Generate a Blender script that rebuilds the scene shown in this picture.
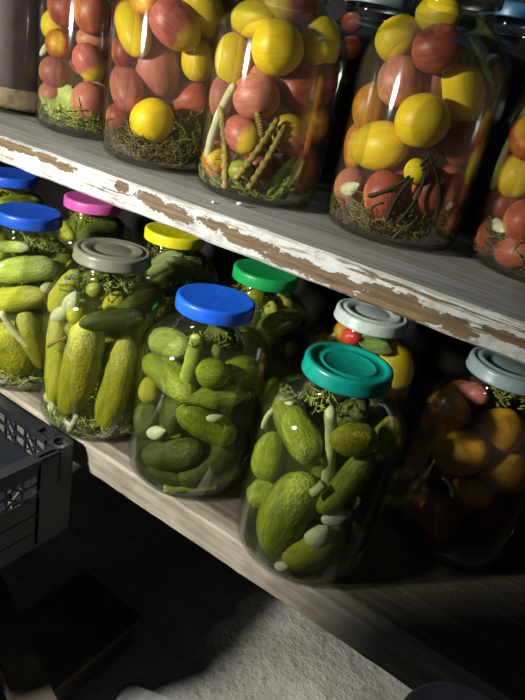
import bpy, bmesh, math, random
from mathutils import Vector, Matrix, Quaternion, noise
for o in list(bpy.data.objects): bpy.data.objects.remove(o)
sc = bpy.context.scene
col = sc.collection

ITEMS=[
('U2','tom','tomyel',[-0.6411,0.1679,0.4811],[-0.031,-0.03,0.999],[0.775,-0.632,0.005],0.0213,0.0185,'yellow tomato at the top left edge',''),
('U2','tom','tomred',[-0.6128,0.1633,0.5065],[-0.102,0.012,0.995],[0.759,-0.645,0.086],0.0265,0.0249,'red tomato at the very top',''),
('U2','tom','tomorg',[-0.6182,0.1575,0.4595],[-0.106,0.022,0.994],[0.765,-0.637,0.096],0.0198,0.0184,'small orange tomato with a bright centre','face'),
('U2','tom','tomred',[-0.5752,0.1758,0.5083],[-0.058,-0.048,0.997],[0.742,-0.671,0.011],0.0302,0.0247,'red tomato at the top right',''),
('U2','tom','tompink',[-0.5921,0.1927,0.4733],[0.655,0.73,0.195],[0.742,-0.67,0.013],0.0215,0.0186,'pink tomato half hidden at the right',''),
('U2','tom','tompink',[-0.6402,0.1697,0.4205],[-0.076,0.008,0.997],[0.772,-0.632,0.064],0.0219,0.0205,'salmon tomato at the left edge',''),
('U2','tom','tomyel',[-0.6563,0.1971,0.4149],[0.032,-0.096,0.995],[0.769,-0.633,-0.086],0.0246,0.0228,'round yellow tomato just above the leaf',''),
('U2','tom','tombi',[-0.5717,0.1735,0.4453],[0.462,0.401,-0.791],[0.724,-0.686,0.075],0.0268,0.0212,'pink tomato with a yellow lower tip',''),
('U2','tom','tompink',[-0.5788,0.1832,0.3913],[-0.053,-0.048,0.997],[0.745,-0.666,0.007],0.0279,0.0249,'pink tomato right of the leaf',''),
('U2','tom','tompink',[-0.6491,0.1747,0.3882],[-0.1,0.026,0.995],[0.771,-0.63,0.094],0.0195,0.018,'pale salmon tomato beside the leaf',''),
('U2','garlic','pale',[-0.6494,0.1596,0.4488],[0.25,0.371,0.895],[0.782,-0.622,0.039],0.0115,0.0043,'pale ragged herb scrap near the left edge',''),
('U2','leaf','leafpale',[-0.617,0.17,0.3815],[0.884,0.001,-0.468],[0.268,-0.821,0.504],0.0416,0.0251,'pale green folded leaf pressed against the glass',''),
('U2','dill','dillg',[-0.5898,0.1793,0.3708],[0.899,0.438,0.01],[0.434,-0.893,0.121],0.0638,0.0221,'tangle of green dill at the bottom',''),
('U3','tom','tomyel',[-0.4476,0.1275,0.4977],[-0.648,0.224,0.728],[0.383,-0.731,0.565],0.0392,0.0208,'glossy yellow oval tomato,upper left',''),
('U3','tom','tombi',[-0.3894,0.136,0.5106],[0.685,0.573,-0.451],[0.637,-0.771,-0.012],0.0332,0.0261,'big pink tomato with a yellow spot',''),
('U3','tom','tompink',[-0.4329,0.1612,0.4578],[-0.247,-0.183,0.952],[0.675,-0.737,0.033],0.0386,0.0296,'largest pink oval tomato at the centre',''),
('U3','tom','tomyel',[-0.3772,0.1705,0.5339],[-0.051,-0.677,0.734],[0.734,-0.524,-0.433],0.0338,0.0241,'yellow tomato at the top right',''),
('U3','tom','tomorg',[-0.4353,0.132,0.5288],[0.989,0.076,0.128],[0.096,-0.982,-0.165],0.0231,0.0156,'orange tomato at the very top',''),
('U3','tom','tomyel',[-0.383,0.1794,0.4773],[0.041,-0.277,0.96],[0.642,-0.729,-0.237],0.0261,0.0214,'yellow tomato with dark fleck at right',''),
('U3','tom','tompink',[-0.448,0.127,0.4293],[-0.631,0.323,0.706],[0.395,-0.649,0.65],0.0342,0.0216,'dull pink tomato at the left',''),
('U3','tom','tomred',[-0.4567,0.1276,0.47],[-0.077,-0.052,0.996],[0.709,-0.705,0.018],0.0224,0.0174,'dark red tomato near the left edge',''),
('U3','tom','tomred',[-0.4631,0.1295,0.5064],[-0.044,-0.079,0.996],[0.711,-0.702,-0.024],0.0221,0.0147,'red tomato at the top left edge',''),
('U3','tom','tomyel',[-0.4022,0.1292,0.3987],[0.804,0.339,0.488],[0.421,-0.905,-0.065],0.0296,0.0265,'yellow tomato resting on the brown dill',''),
('U3','tom','tombi',[-0.4086,0.2019,0.4237],[-0.905,0.025,-0.424],[0.089,-0.964,-0.249],0.0396,0.0269,'coral tomato with a dark stem scar','scar'),
('U3','tom','tomred',[-0.4599,0.1297,0.3905],[-0.141,0.013,0.99],[0.705,-0.7,0.109],0.0196,0.017,'dark red tomato at the lower left edge',''),
('U3','dill','dillb',[-0.3986,0.1371,0.3707],[0.851,0.522,-0.056],[0.524,-0.839,0.15],0.0588,0.0219,'brown rooty dill tangle at the bottom',''),
('U3','dill','dillg',[-0.3669,0.1728,0.3943],[0.118,0.943,0.312],[0.889,-0.24,0.389],0.0299,0.0208,'greener wisp of dill at the right',''),
('U4','tom','tomyel',[-0.2793,0.1383,0.5315],[0.991,-0.065,0.115],[-0.045,-0.985,-0.164],0.0308,0.0197,'yellow tomato at the upper left',''),
('U4','tom','tomyel',[-0.2378,0.1293,0.5074],[0.88,0.436,0.187],[0.451,-0.891,-0.048],0.0291,0.0279,'biggest round yellow tomato',''),
('U4','tom','tomyel',[-0.2968,0.1369,0.4862],[-0.137,-0.1,0.985],[0.591,-0.807,-0.0],0.0296,0.0216,'yellow oval tomato at the left edge',''),
('U4','tom','tomyel',[-0.217,0.1846,0.5221],[-0.181,-0.152,0.972],[0.489,-0.871,-0.045],0.0291,0.0224,'yellow oval tomato at the right edge',''),
('U4','tom','tombi',[-0.2482,0.1564,0.5522],[-0.508,-0.76,-0.406],[0.807,-0.585,0.085],0.0316,0.0234,'red tomato with a yellow side at the top',''),
('U4','tom','tompink',[-0.2487,0.1222,0.4553],[0.964,0.184,0.193],[0.194,-0.98,-0.036],0.0276,0.0243,'round pink tomato just below the centre',''),
('U4','tom','tomred',[-0.2193,0.174,0.4712],[0.353,0.925,0.138],[0.919,-0.371,0.137],0.0351,0.0251,'red tomato right of the pink one',''),
('U4','tom','tombi',[-0.2546,0.1166,0.4133],[0.954,0.056,-0.294],[0.139,-0.954,0.266],0.0255,0.0203,'pink tomato with a yellow green cheek',''),
('U4','tom','tombi',[-0.2101,0.1485,0.4228],[-0.338,-0.766,0.547],[0.81,-0.533,-0.245],0.0269,0.0204,'orange red tomato behind the stalk tips',''),
('U4','tom','tomorg',[-0.2125,0.1904,0.4379],[-0.237,-0.053,0.97],[0.479,-0.875,0.07],0.0247,0.0224,'dim orange tomato at the lower right',''),
('U4','tom','tomred',[-0.2041,0.1866,0.4873],[-0.214,-0.111,0.971],[0.474,-0.88,0.004],0.0226,0.0158,'dark red tomato at the right edge',''),
('U4','tom','tompink',[-0.3003,0.1346,0.4439],[-0.159,-0.053,0.986],[0.595,-0.802,0.053],0.0279,0.0174,'pink tomato at the left edge',''),
('U4','tom','tomorg',[-0.2916,0.1266,0.3767],[-0.439,0.346,0.829],[0.445,-0.718,0.535],0.0236,0.018,'orange tomato at the lower left',''),
('U4','tom','tomred',[-0.2116,0.1857,0.3868],[-0.106,0.105,0.989],[0.478,-0.867,0.143],0.0291,0.0242,'dark red tomato at the bottom right',''),
('U4','tom','tompink',[-0.2945,0.1406,0.5266],[-0.095,-0.139,0.986],[0.587,-0.808,-0.058],0.0177,0.0144,'pink tomato at the top left',''),
('U4','tom','tomgrn',[-0.2452,0.1111,0.3755],[0.951,0.204,0.232],[0.194,-0.979,0.067],0.0162,0.0126,'small greenish tomato at the bottom',''),
('U4','stick','cream',[-0.2827,0.106,0.4211],[0.33,-0.13,0.935],[0.508,-0.81,-0.292],0.0466,0.0045,'cream horseradish strip down the left side',''),
('U4','stick','dillstalk',[-0.2645,0.1002,0.3966],[-0.293,0.029,0.956],[0.561,-0.804,0.196],0.0452,0.0034,'golden knobbly dill stalk at the left',''),
('U4','stick','dillstalk',[-0.2259,0.1085,0.4033],[0.378,0.197,0.905],[0.49,-0.871,-0.015],0.0403,0.0033,'brown dill stalk leaning at the centre',''),
('U4','stick','dillstalk',[-0.2154,0.1153,0.3971],[0.269,0.21,0.94],[0.504,-0.862,0.048],0.0402,0.0033,'darker brown dill stalk beside another',''),
('U4','stick','dillstalk',[-0.2276,0.1077,0.4305],[0.334,0.163,-0.928],[0.554,-0.831,0.054],0.0131,0.0033,'short upright dill stalk end',''),
('U4','leaf','leafgrn',[-0.2032,0.1437,0.3789],[0.234,0.492,0.838],[0.546,-0.78,0.306],0.0352,0.0116,'long green leaf at the bottom right',''),
('U4','dill','dillg',[-0.2464,0.1228,0.3761],[0.969,0.234,0.074],[0.223,-0.966,0.132],0.047,0.0185,'loose dill sprigs at the bottom',''),
('U5','tom','tomyel',[-0.1235,0.1734,0.5382],[0.612,0.205,0.764],[0.394,-0.916,-0.07],0.0246,0.0216,'yellow tomato at the upper left',''),
('U5','tom','tomyel',[-0.0895,0.1769,0.5653],[0.961,-0.267,0.073],[-0.25,-0.95,-0.186],0.0252,0.0175,'yellow tomato at the very top',''),
('U5','tom','tomred',[-0.071,0.1519,0.5343],[0.903,0.268,0.337],[0.311,-0.947,-0.08],0.026,0.0222,'brick red oval tomato at the top centre',''),
('U5','tom','tompink',[-0.1017,0.1556,0.4995],[-0.349,0.151,0.925],[0.288,-0.922,0.259],0.0254,0.0233,'pink tomato with a glare streak',''),
('U5','tom','tomyel',[-0.0489,0.1941,0.5037],[-0.106,-0.703,0.703],[0.459,-0.662,-0.593],0.038,0.0235,'yellow oval tomato at the right',''),
('U5','tom','tomorgy',[-0.1335,0.1714,0.4689],[-0.077,-0.008,0.997],[0.407,-0.913,0.024],0.0259,0.0194,'amber oval tomato near the left edge',''),
('U5','tom','tomyel',[-0.0663,0.1515,0.4688],[0.91,0.362,0.203],[0.363,-0.931,0.034],0.0281,0.0261,'biggest yellow tomato at the centre',''),
('U5','tom','tomyel',[-0.1067,0.1587,0.435],[0.939,-0.271,0.209],[-0.262,-0.962,-0.072],0.0355,0.0256,'yellow tomato at the lower left',''),
('U5','tom','tomorg',[-0.1406,0.1751,0.4257],[-0.179,0.008,0.984],[0.412,-0.908,0.082],0.0269,0.0134,'orange tomato at the left edge',''),
('U5','tom','tompink',[-0.1295,0.1629,0.3841],[-0.207,0.063,0.976],[0.402,-0.904,0.143],0.0235,0.0179,'pink tomato behind the garlic clove',''),
('U5','garlic','pale',[-0.1201,0.1413,0.3867],[0.83,-0.241,0.503],[-0.149,-0.965,-0.217],0.0125,0.0076,'pale garlic clove at the lower left',''),
('U5','tom','tomred',[-0.0817,0.1451,0.3892],[-0.285,-0.014,0.958],[0.367,-0.925,0.096],0.0265,0.0223,'red tomato behind the dark dill stems',''),
('U5','tom','tomred',[-0.0329,0.2046,0.4534],[-0.314,-0.04,0.949],[0.267,-0.963,0.048],0.0233,0.0212,'dull red tomato below the yellow oval',''),
('U5','tom','tomred',[-0.0399,0.1679,0.4036],[-0.198,-0.309,0.93],[0.382,-0.898,-0.217],0.0258,0.0221,'dull red tomato at the bottom centre',''),
('U5','tom','tomred',[-0.0352,0.2107,0.4082],[-0.332,0.024,0.943],[0.264,-0.957,0.117],0.0251,0.0219,'dull red tomato at the bottom right',''),
('U5','tom','tomyel',[-0.054,0.1417,0.4214],[-0.254,-0.14,0.957],[0.36,-0.932,-0.041],0.0133,0.0122,'small yellow tomato behind dill stems',''),
('U5','leaf','leafdk',[-0.059,0.1902,0.5546],[0.704,0.29,-0.648],[0.304,-0.948,-0.094],0.0493,0.0237,'dark green leaf bundle at the upper right',''),
('U5','leaf','leafdk',[-0.0319,0.1919,0.5106],[0.192,0.723,-0.664],[0.498,-0.654,-0.569],0.0591,0.013,'dark leaf hanging at the right edge',''),
('U5','stick','dark',[-0.0623,0.1296,0.4136],[0.625,0.205,0.753],[0.273,-0.961,0.035],0.0386,0.0015,'thin dark dill stem bending left',''),
('U5','stick','dark',[-0.0537,0.1308,0.4057],[0.385,0.179,0.905],[0.298,-0.953,0.062],0.0385,0.0015,'thin dark dill stem,middle of the fan',''),
('U5','stick','dark',[-0.0458,0.135,0.4035],[0.133,0.083,0.988],[0.3,-0.953,0.04],0.0366,0.0015,'thin dark dill stem,steep in the fan',''),
('U5','stick','dark',[-0.0309,0.1472,0.411],[-0.284,-0.309,0.908],[0.396,-0.9,-0.182],0.0363,0.0018,'thin dark dill stem hanging straight down',''),
('U5','dill','dillb',[-0.0847,0.1406,0.3647],[0.999,-0.008,-0.034],[-0.001,-0.979,0.205],0.0402,0.015,'dark dill tangle at the bottom',''),
('U6','stick','cream',[0.0111,0.2169,0.4706],[0.121,0.05,0.991],[0.206,-0.978,0.024],0.0538,0.0036,'long cream horseradish strip',''),
('U6','tom','tomyel',[0.0267,0.2227,0.4354],[-0.342,0.002,0.94],[0.184,-0.981,0.069],0.0243,0.0222,'round yellow tomato',''),
('U6','tom','tomred',[0.0238,0.2318,0.4027],[-0.344,0.041,0.938],[0.185,-0.977,0.11],0.0219,0.0208,'red tomato left below the yellow one',''),
('U6','tom','tomred',[0.0554,0.1838,0.3979],[-0.369,0.155,0.916],[0.119,-0.97,0.212],0.0222,0.0201,'red tomato below the yellow one',''),
('U6','tom','tomorg',[0.0247,0.2096,0.4745],[-0.382,0.575,0.723],[-0.063,-0.797,0.601],0.0259,0.0172,'orange tomato above the yellow one',''),
('U6','tom','tomred',[0.0259,0.2016,0.3705],[-0.398,0.607,0.688],[-0.037,-0.76,0.648],0.0217,0.0139,'red tomato at the lower left edge',''),
('U6','tom','tomred',[0.0594,0.1792,0.3674],[0.9,-0.284,0.331],[-0.309,-0.951,0.024],0.0231,0.0163,'red tomato at the bottom',''),
('U6','garlic','pale',[0.0328,0.1827,0.3872],[0.765,-0.549,-0.337],[-0.377,-0.806,0.456],0.0105,0.0062,'pale garlic clove near the left edge',''),
('U6','dill','dillb',[0.0661,0.1812,0.3642],[0.976,-0.2,0.089],[-0.212,-0.964,0.159],0.038,0.0143,'dark dill tangle at the bottom',''),
('A','cuke','cukelt',[-0.5072,0.0276,0.1796],[0.671,0.703,0.234],[0.635,-0.709,0.307],0.044,0.0176,'pale green cucumber lying highest',''),
('A','cuke','cukeyl',[-0.5123,0.0169,0.1375],[0.791,0.511,0.336],[0.441,-0.857,0.266],0.0456,0.0165,'yellow green cucumber lying second',''),
('A','cuke','cukelt',[-0.4983,0.0801,0.1809],[-0.405,0.791,0.459],[0.592,-0.156,0.791],0.0327,0.017,'cucumber end at the right',''),
('A','cuke','cukeol',[-0.5177,0.0235,0.0566],[-0.3,-0.183,0.936],[0.847,-0.503,0.173],0.0423,0.0302,'large olive cucumber standing at the bottom',''),
('A','cuke','cukeyl',[-0.4921,0.0348,0.0769],[-0.142,-0.29,0.946],[0.878,-0.479,-0.016],0.0486,0.0185,'slim cucumber standing at the right',''),
('A','stick','cream',[-0.4981,0.0076,0.0985],[0.479,0.388,-0.788],[0.837,-0.474,0.275],0.0309,0.0048,'cream garlic stalk slanting across',''),
('A','garlic','pale',[-0.4779,0.0479,0.1603],[0.155,0.987,0.047],[0.885,-0.16,0.437],0.0139,0.0082,'pale garlic piece between cucumbers',''),
('A','cuke','cukelt',[-0.5284,0.0238,0.2058],[0.923,0.285,0.258],[0.239,-0.951,0.194],0.0276,0.0081,'small green seed umbel scrap under the lid',''),
('A','dill','dillg',[-0.5164,0.0627,0.2062],[0.603,0.792,0.095],[0.739,-0.599,0.307],0.0277,0.0125,'green dill seeds under the lid',''),
('A','dill','dillp',[-0.5018,0.0301,0.0195],[0.583,0.81,-0.068],[0.729,-0.484,0.484],0.0555,0.0117,'pale rings and seeds on the bottom',''),
('B','cuke','cukeol',[-0.3698,0.0115,0.095],[0.159,0.033,0.987],[0.663,-0.744,-0.082],0.0774,0.0245,'big warty cucumber at the front centre',''),
('B','cuke','cukeol',[-0.3319,0.0401,0.079],[0.053,0.12,0.991],[0.637,-0.769,0.059],0.0703,0.0223,'warty cucumber standing at the right',''),
('B','cuke','cukeyl',[-0.4172,0.0131,0.093],[-0.363,0.283,0.888],[0.672,-0.581,0.46],0.0637,0.0146,'slim cucumber at the left edge',''),
('B','cuke','cukeyl',[-0.4212,0.025,0.1793],[0.024,0.541,0.84],[0.698,-0.611,0.374],0.0334,0.0154,'yellowish cucumber curving at the left shoulder',''),
('B','cuke','cukeshade',[-0.3348,0.0259,0.1734],[0.609,0.778,0.154],[0.675,-0.61,0.415],0.0407,0.0135,'dark cucumber lying across the top',''),
('B','cuke','cukeshade',[-0.3342,0.072,0.1868],[0.043,0.994,0.103],[0.822,-0.094,0.562],0.0328,0.0154,'dark cucumber at the right shoulder',''),
('B','tom','tomgrn',[-0.3641,0.0205,0.2036],[0.9,0.351,0.259],[0.28,-0.92,0.274],0.0111,0.0098,'small round green berry under the lid',''),
('B','garlic','pale',[-0.3987,-0.001,0.1629],[0.623,0.186,0.759],[0.387,-0.917,-0.092],0.016,0.0087,'pale garlic clove beside the glare',''),
('B','garlic','pale',[-0.3848,0.0029,0.1822],[0.445,0.042,0.894],[0.523,-0.823,-0.222],0.0173,0.0099,'translucent pale clove higher up',''),
('B','stick','dillstalk',[-0.3989,-0.0043,0.1247],[0.739,0.26,0.622],[0.28,-0.958,0.068],0.0179,0.0017,'thin tan stem curved at the left',''),
('B','garlic','pale',[-0.4193,0.0064,0.0263],[0.721,0.246,-0.648],[0.654,-0.552,0.517],0.0095,0.0055,'pale chopped stalk at the lower left edge',''),
('B','garlic','pale',[-0.3961,-0.0072,0.0286],[0.764,-0.179,-0.62],[0.459,-0.524,0.717],0.0096,0.0053,'second pale chopped stalk lower left',''),
('B','stick','cream',[-0.3591,-0.004,0.0211],[0.321,0.16,0.934],[0.526,-0.85,-0.035],0.0151,0.0039,'pale stalk stub at the very bottom',''),
('B','dill','dillg',[-0.3819,0.0418,0.2026],[0.692,0.722,0.021],[0.67,-0.653,0.353],0.0431,0.0127,'green dill heads under the lid',''),
('B','dill','dillp',[-0.3438,0.0248,0.0194],[0.686,0.718,-0.118],[0.652,-0.534,0.539],0.0604,0.0094,'pale green wisps on the bottom',''),
('B','cuke','cukeol',[-0.3283,0.0725,0.1215],[-0.051,0.236,0.97],[0.62,-0.754,0.216],0.0545,0.0132,'dim cucumber at the right edge',''),
('C','pear','cukegr',[-0.1742,0.0294,0.1388],[0.647,0.735,0.203],[0.561,-0.64,0.525],0.0393,0.016,'pear-shaped cucumber with a thin stem end',''),
('C','cuke','cukelt',[-0.2433,0.0282,0.1788],[0.984,0.007,0.18],[-0.067,-0.913,0.403],0.0298,0.0175,'plump green cucumber at the upper left',''),
('C','cuke','cukegr',[-0.2371,0.0271,0.1378],[0.976,-0.2,-0.091],[-0.086,-0.73,0.678],0.0456,0.0202,'pointed green cucumber under the glare',''),
('C','stick','slice',[-0.205,0.0204,0.176],[0.091,0.023,0.996],[0.545,-0.838,-0.03],0.0308,0.0079,'pale cucumber stick standing upright',''),
('C','cuke','cukegr',[-0.1677,0.0739,0.1621],[0.347,0.927,-0.141],[0.852,-0.248,0.461],0.0273,0.0201,'round bright green cucumber end at the right',''),
('C','cuke','cukegr',[-0.1762,0.0257,0.1705],[0.71,0.698,0.095],[0.583,-0.658,0.477],0.0192,0.0168,'stubby green cucumber at the centre',''),
('C','cuke','cukeol',[-0.1577,0.0971,0.1381],[-0.257,0.391,0.884],[0.422,-0.777,0.467],0.0147,0.0098,'small cucumber at the right edge',''),
('C','cuke','cukegr',[-0.1757,0.0318,0.1002],[0.571,0.667,-0.479],[0.821,-0.452,0.35],0.0425,0.0188,'cucumber below the pear-shaped one',''),
('C','garlic','pale',[-0.1619,0.0226,0.1193],[0.62,0.767,0.166],[0.579,-0.59,0.563],0.0093,0.0046,'pale garlic sliver at the centre',''),
('C','garlic','pale',[-0.224,0.0007,0.0757],[0.83,0.153,0.536],[-0.004,-0.96,0.281],0.0137,0.0083,'pale garlic clove at the left',''),
('C','cuke','cukeol',[-0.2593,0.0221,0.1105],[-0.285,0.409,0.867],[0.552,-0.669,0.497],0.017,0.0134,'brownish cucumber at the left',''),
('C','cuke','cukeshade',[-0.2589,0.0281,0.0646],[-0.311,0.441,0.842],[0.532,-0.653,0.539],0.025,0.0188,'dark cucumber at the left edge',''),
('C','cuke','cukeshade',[-0.2148,0.0188,0.0941],[0.185,0.008,0.983],[0.495,-0.865,-0.086],0.0255,0.0167,'dark cucumber left of centre',''),
('C','cuke','cukeshade',[-0.2059,0.0141,0.049],[0.86,0.179,0.479],[-0.014,-0.928,0.371],0.0427,0.0205,'dark cucumber at the lower left',''),
('C','cuke','cukeshade',[-0.1691,0.0378,0.0433],[0.412,0.671,0.616],[0.401,-0.741,0.539],0.0415,0.0195,'dark warty cucumber at the bottom',''),
('C','cuke','cukeshade',[-0.1659,0.0898,0.1],[-0.122,0.506,0.854],[0.424,-0.751,0.506],0.0299,0.0199,'dim cucumber at the right',''),
('C','cuke','cukeshade',[-0.166,0.0883,0.0467],[0.02,0.611,0.791],[0.41,-0.727,0.551],0.0281,0.0192,'dark cucumber at the lower right',''),
('C','stick','slice',[-0.1739,0.0178,0.0165],[0.743,0.643,0.184],[0.425,-0.666,0.613],0.0327,0.0061,'flat green slice on the bottom',''),
('C','dill','dillg',[-0.1876,0.0451,0.2018],[0.598,0.798,-0.075],[0.748,-0.522,0.41],0.0313,0.0091,'dill under the lid',''),
('C','cuke','cukeol',[-0.1629,0.0584,0.0231],[0.219,0.974,-0.063],[0.699,-0.111,0.707],0.0352,0.0162,'dark cucumber end at the bottom right',''),
('C','cuke','cukeshade',[-0.2068,0.0103,0.0219],[0.978,0.176,-0.114],[0.207,-0.721,0.662],0.0278,0.0146,'dark cucumber at the bottom left',''),
('D','garlic','pale',[0.0122,0.0105,0.0918],[0.652,0.681,0.334],[0.34,-0.656,0.674],0.0155,0.0081,'oval pale garlic clove',''),
('D','garlic','pale',[0.0003,0.0048,0.0635],[0.551,0.385,0.741],[0.065,-0.905,0.421],0.0142,0.0114,'pale garlic clove,the lower one',''),
('D','stick','stalk',[-0.0143,0.0099,0.1593],[-0.162,-0.075,0.984],[0.434,-0.901,0.003],0.047,0.0059,'thick pale garlic stalk hanging from the lid',''),
('D','stick','stalk',[-0.0083,-0.008,0.1266],[0.447,0.19,0.874],[0.061,-0.981,0.182],0.009,0.0049,'hooked lower end of garlic stalk',''),
('D','stick','cream',[-0.0825,0.0097,0.1715],[0.523,0.003,0.852],[0.071,-0.997,-0.04],0.0264,0.0024,'thin cream strip curving at the shoulder',''),
('D','cuke','cukegr',[-0.0859,0.0283,0.1059],[-0.217,0.514,0.83],[0.357,-0.749,0.558],0.0276,0.0176,'cucumber with a pale tip at the left',''),
('D','cuke','cukegr',[-0.0546,0.0088,0.1673],[0.841,-0.333,-0.427],[0.066,-0.719,0.691],0.0408,0.0182,'long cucumber hanging from the shoulder',''),
('D','cuke','cukegr',[-0.0742,0.041,0.0618],[0.554,0.662,0.504],[0.329,-0.731,0.598],0.0353,0.0194,'warty cucumber at the left edge',''),
('D','cuke','cukegr',[-0.0387,0.0107,0.0643],[0.167,0.064,0.984],[0.237,-0.971,0.023],0.0552,0.0291,'biggest plump cucumber',''),
('D','cuke','cukeol',[-0.0047,0.0167,0.0398],[0.603,0.461,0.651],[0.1,-0.854,0.511],0.0374,0.0235,'cucumber at the bottom',''),
('D','cuke','cukegr',[0.0087,0.0158,0.1277],[0.309,0.338,0.889],[0.148,-0.941,0.306],0.0391,0.0151,'slender cucumber slanting at the right',''),
('D','cuke','cukeol',[0.0027,0.0181,0.1803],[0.704,0.707,0.061],[0.559,-0.605,0.567],0.0242,0.0166,'rounded cucumber at the right shoulder',''),
('D','cuke','cukeol',[0.0183,0.0735,0.1689],[0.076,0.508,0.858],[0.213,-0.849,0.484],0.0209,0.0136,'dim cucumber at the right edge',''),
('D','cuke','cukeshade',[0.0183,0.0659,0.0758],[0.055,0.605,0.795],[0.2,-0.786,0.585],0.0263,0.0197,'dim cucumber behind the garlic cloves',''),
('D','cuke','cukeshade',[0.015,0.0543,0.0389],[0.21,0.659,0.722],[0.201,-0.752,0.628],0.0298,0.0232,'dark cucumber at the lower right',''),
('D','cuke','cukeshade',[0.0204,0.0672,0.1196],[-0.184,0.514,0.838],[0.204,-0.814,0.544],0.0276,0.018,'dark cucumber at the right edge',''),
('D','garlic','pale',[-0.023,-0.0099,0.0148],[0.853,0.164,0.495],[-0.135,-0.848,0.513],0.0084,0.0054,'small pale chip at the bottom left',''),
('D','dill','dillg',[-0.0537,0.0274,0.1963],[0.933,-0.212,0.291],[-0.312,-0.878,0.362],0.0417,0.0102,'green dill stems under the lid',''),
('E','tom','tomorg',[0.0583,0.174,0.179],[-0.402,0.4,0.823],[0.109,-0.872,0.477],0.0206,0.0182,'olive orange tomato at the upper left',''),
('E','tom','tomorgy',[0.0817,0.1652,0.139],[0.808,-0.218,0.547],[-0.386,-0.898,0.211],0.035,0.0273,'large amber tomato at the centre',''),
('E','tom','tomorgy',[0.1071,0.2004,0.1672],[0.899,0.239,0.367],[0.068,-0.904,0.422],0.0298,0.0275,'orange yellow tomato at the right',''),
('E','tom','tomorgy',[0.1312,0.1924,0.1259],[0.674,0.738,0.011],[0.581,-0.54,0.61],0.0352,0.0252,'amber tomato below the orange yellow one',''),
('E','tom','tomorg',[0.1101,0.1735,0.0943],[0.905,0.416,0.091],[0.302,-0.777,0.553],0.0276,0.0197,'dull orange tomato under the centre',''),
('E','tom','tomred',[0.0461,0.1957,0.094],[-0.41,0.403,0.818],[0.142,-0.858,0.494],0.0247,0.0223,'dark red tomato at the left',''),
('E','tom','tomred',[0.0453,0.1972,0.1457],[-0.4,0.348,0.848],[0.15,-0.888,0.435],0.0242,0.0218,'dark red tomato at the upper left edge',''),
('E','tom','tomred',[0.0875,0.1631,0.0504],[-0.327,0.043,0.944],[0.271,-0.953,0.137],0.0309,0.025,'dark red tomato at the bottom',''),
('E','tom','tompink',[0.0684,0.1919,0.1999],[0.85,-0.467,0.245],[-0.524,-0.797,0.301],0.0205,0.0137,'pink tomato under the lid',''),
('E','tom','tomorg',[0.0431,0.2089,0.182],[0.634,0.411,0.655],[0.16,-0.899,0.408],0.0265,0.0133,'orange tomato at the shoulder',''),
('E','tom','tomred',[0.1392,0.2092,0.0528],[-0.395,0.484,0.781],[0.021,-0.845,0.534],0.0289,0.0241,'dark red tomato at the lower right',''),
('E','stick','cream',[0.0876,0.1386,0.1071],[0.709,-0.06,-0.703],[0.279,-0.892,0.357],0.0116,0.0022,'thin pale strip left of centre',''),
('E','dill','dillg',[0.1014,0.2062,0.2052],[0.969,0.158,0.19],[0.076,-0.923,0.377],0.0204,0.0102,'green herb bunch under the lid',''),
('F','tom','tomredb',[-0.0958,0.2058,0.2011],[0.872,0.423,0.247],[0.322,-0.875,0.362],0.014,0.0128,'small bright red tomato under the lid',''),
('F','tom','tomyel',[-0.0388,0.2384,0.1749],[-0.46,0.244,0.854],[0.242,-0.89,0.385],0.0337,0.022,'yellow tomato at the right shoulder',''),
('F','tom','tomorgy',[-0.1119,0.214,0.1998],[-0.052,0.362,0.931],[0.337,-0.871,0.358],0.017,0.0131,'yellow tomato at the left under the lid',''),
('F','stick','cream',[-0.1152,0.2071,0.2],[0.495,0.493,0.716],[0.343,-0.868,0.36],0.0181,0.0039,'cream strip under the lid',''),
('F','tom','tomorg',[-0.129,0.2017,0.165],[-0.227,0.333,0.915],[0.355,-0.847,0.397],0.0264,0.0225,'dull orange tomato at the left shoulder',''),
('F','leaf','leafgrn',[-0.0659,0.2116,0.2021],[0.957,0.249,-0.146],[0.286,-0.887,0.363],0.0227,0.0114,'green leaf under the lid',''),
('G','dill','dillg',[-0.2556,0.2223,0.1896],[0.816,0.26,-0.517],[0.475,-0.811,0.341],0.0341,0.017,'yellow green dill bunch under the lid',''),
('G','cuke','cukegr',[-0.1993,0.2069,0.1811],[0.267,0.947,0.181],[0.737,-0.321,0.594],0.0342,0.0164,'green cucumber at the shoulder',''),
('G','cuke','cukeshade',[-0.22,0.2088,0.1509],[-0.067,0.406,0.912],[0.441,-0.808,0.392],0.0337,0.0182,'dark cucumber behind the blue lid',''),
('G','cuke','cukeshade',[-0.1956,0.2433,0.1503],[-0.22,0.32,0.922],[0.404,-0.83,0.385],0.0315,0.0172,'dark cucumber at the right',''),
('H','cuke','cukegy',[-0.4263,0.2194,0.1901],[0.479,0.648,0.593],[0.608,-0.732,0.309],0.0338,0.0138,'grey green cucumber slice at the left',''),
('H','cuke','cukegy',[-0.3907,0.2273,0.1911],[0.273,0.903,-0.333],[0.961,-0.241,0.134],0.039,0.0137,'grey green cucumber at the centre',''),
('H','cuke','cukegr',[-0.4085,0.2585,0.2093],[0.343,-0.222,0.912],[0.47,-0.8,-0.372],0.0182,0.0095,'small green cucumber end at the right',''),
('H','cuke','cukeshade',[-0.4022,0.2585,0.181],[0.116,0.442,0.889],[0.571,-0.762,0.304],0.0286,0.0175,'dark cucumber at the right',''),
('H','cuke','cukeshade',[-0.3901,0.1989,0.1687],[0.669,0.678,0.304],[0.588,-0.733,0.341],0.039,0.018,'dark cucumber lower down',''),
('H','dill','dillg',[-0.4201,0.2265,0.2008],[0.772,0.635,0.018],[0.603,-0.74,0.298],0.0399,0.0138,'pale dill under the lid',''),
('I','cuke','cukeyl',[-0.6085,0.1851,0.1875],[0.785,-0.016,-0.619],[0.444,-0.682,0.581],0.0178,0.0098,'bright yellow green cucumber end',''),
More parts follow.
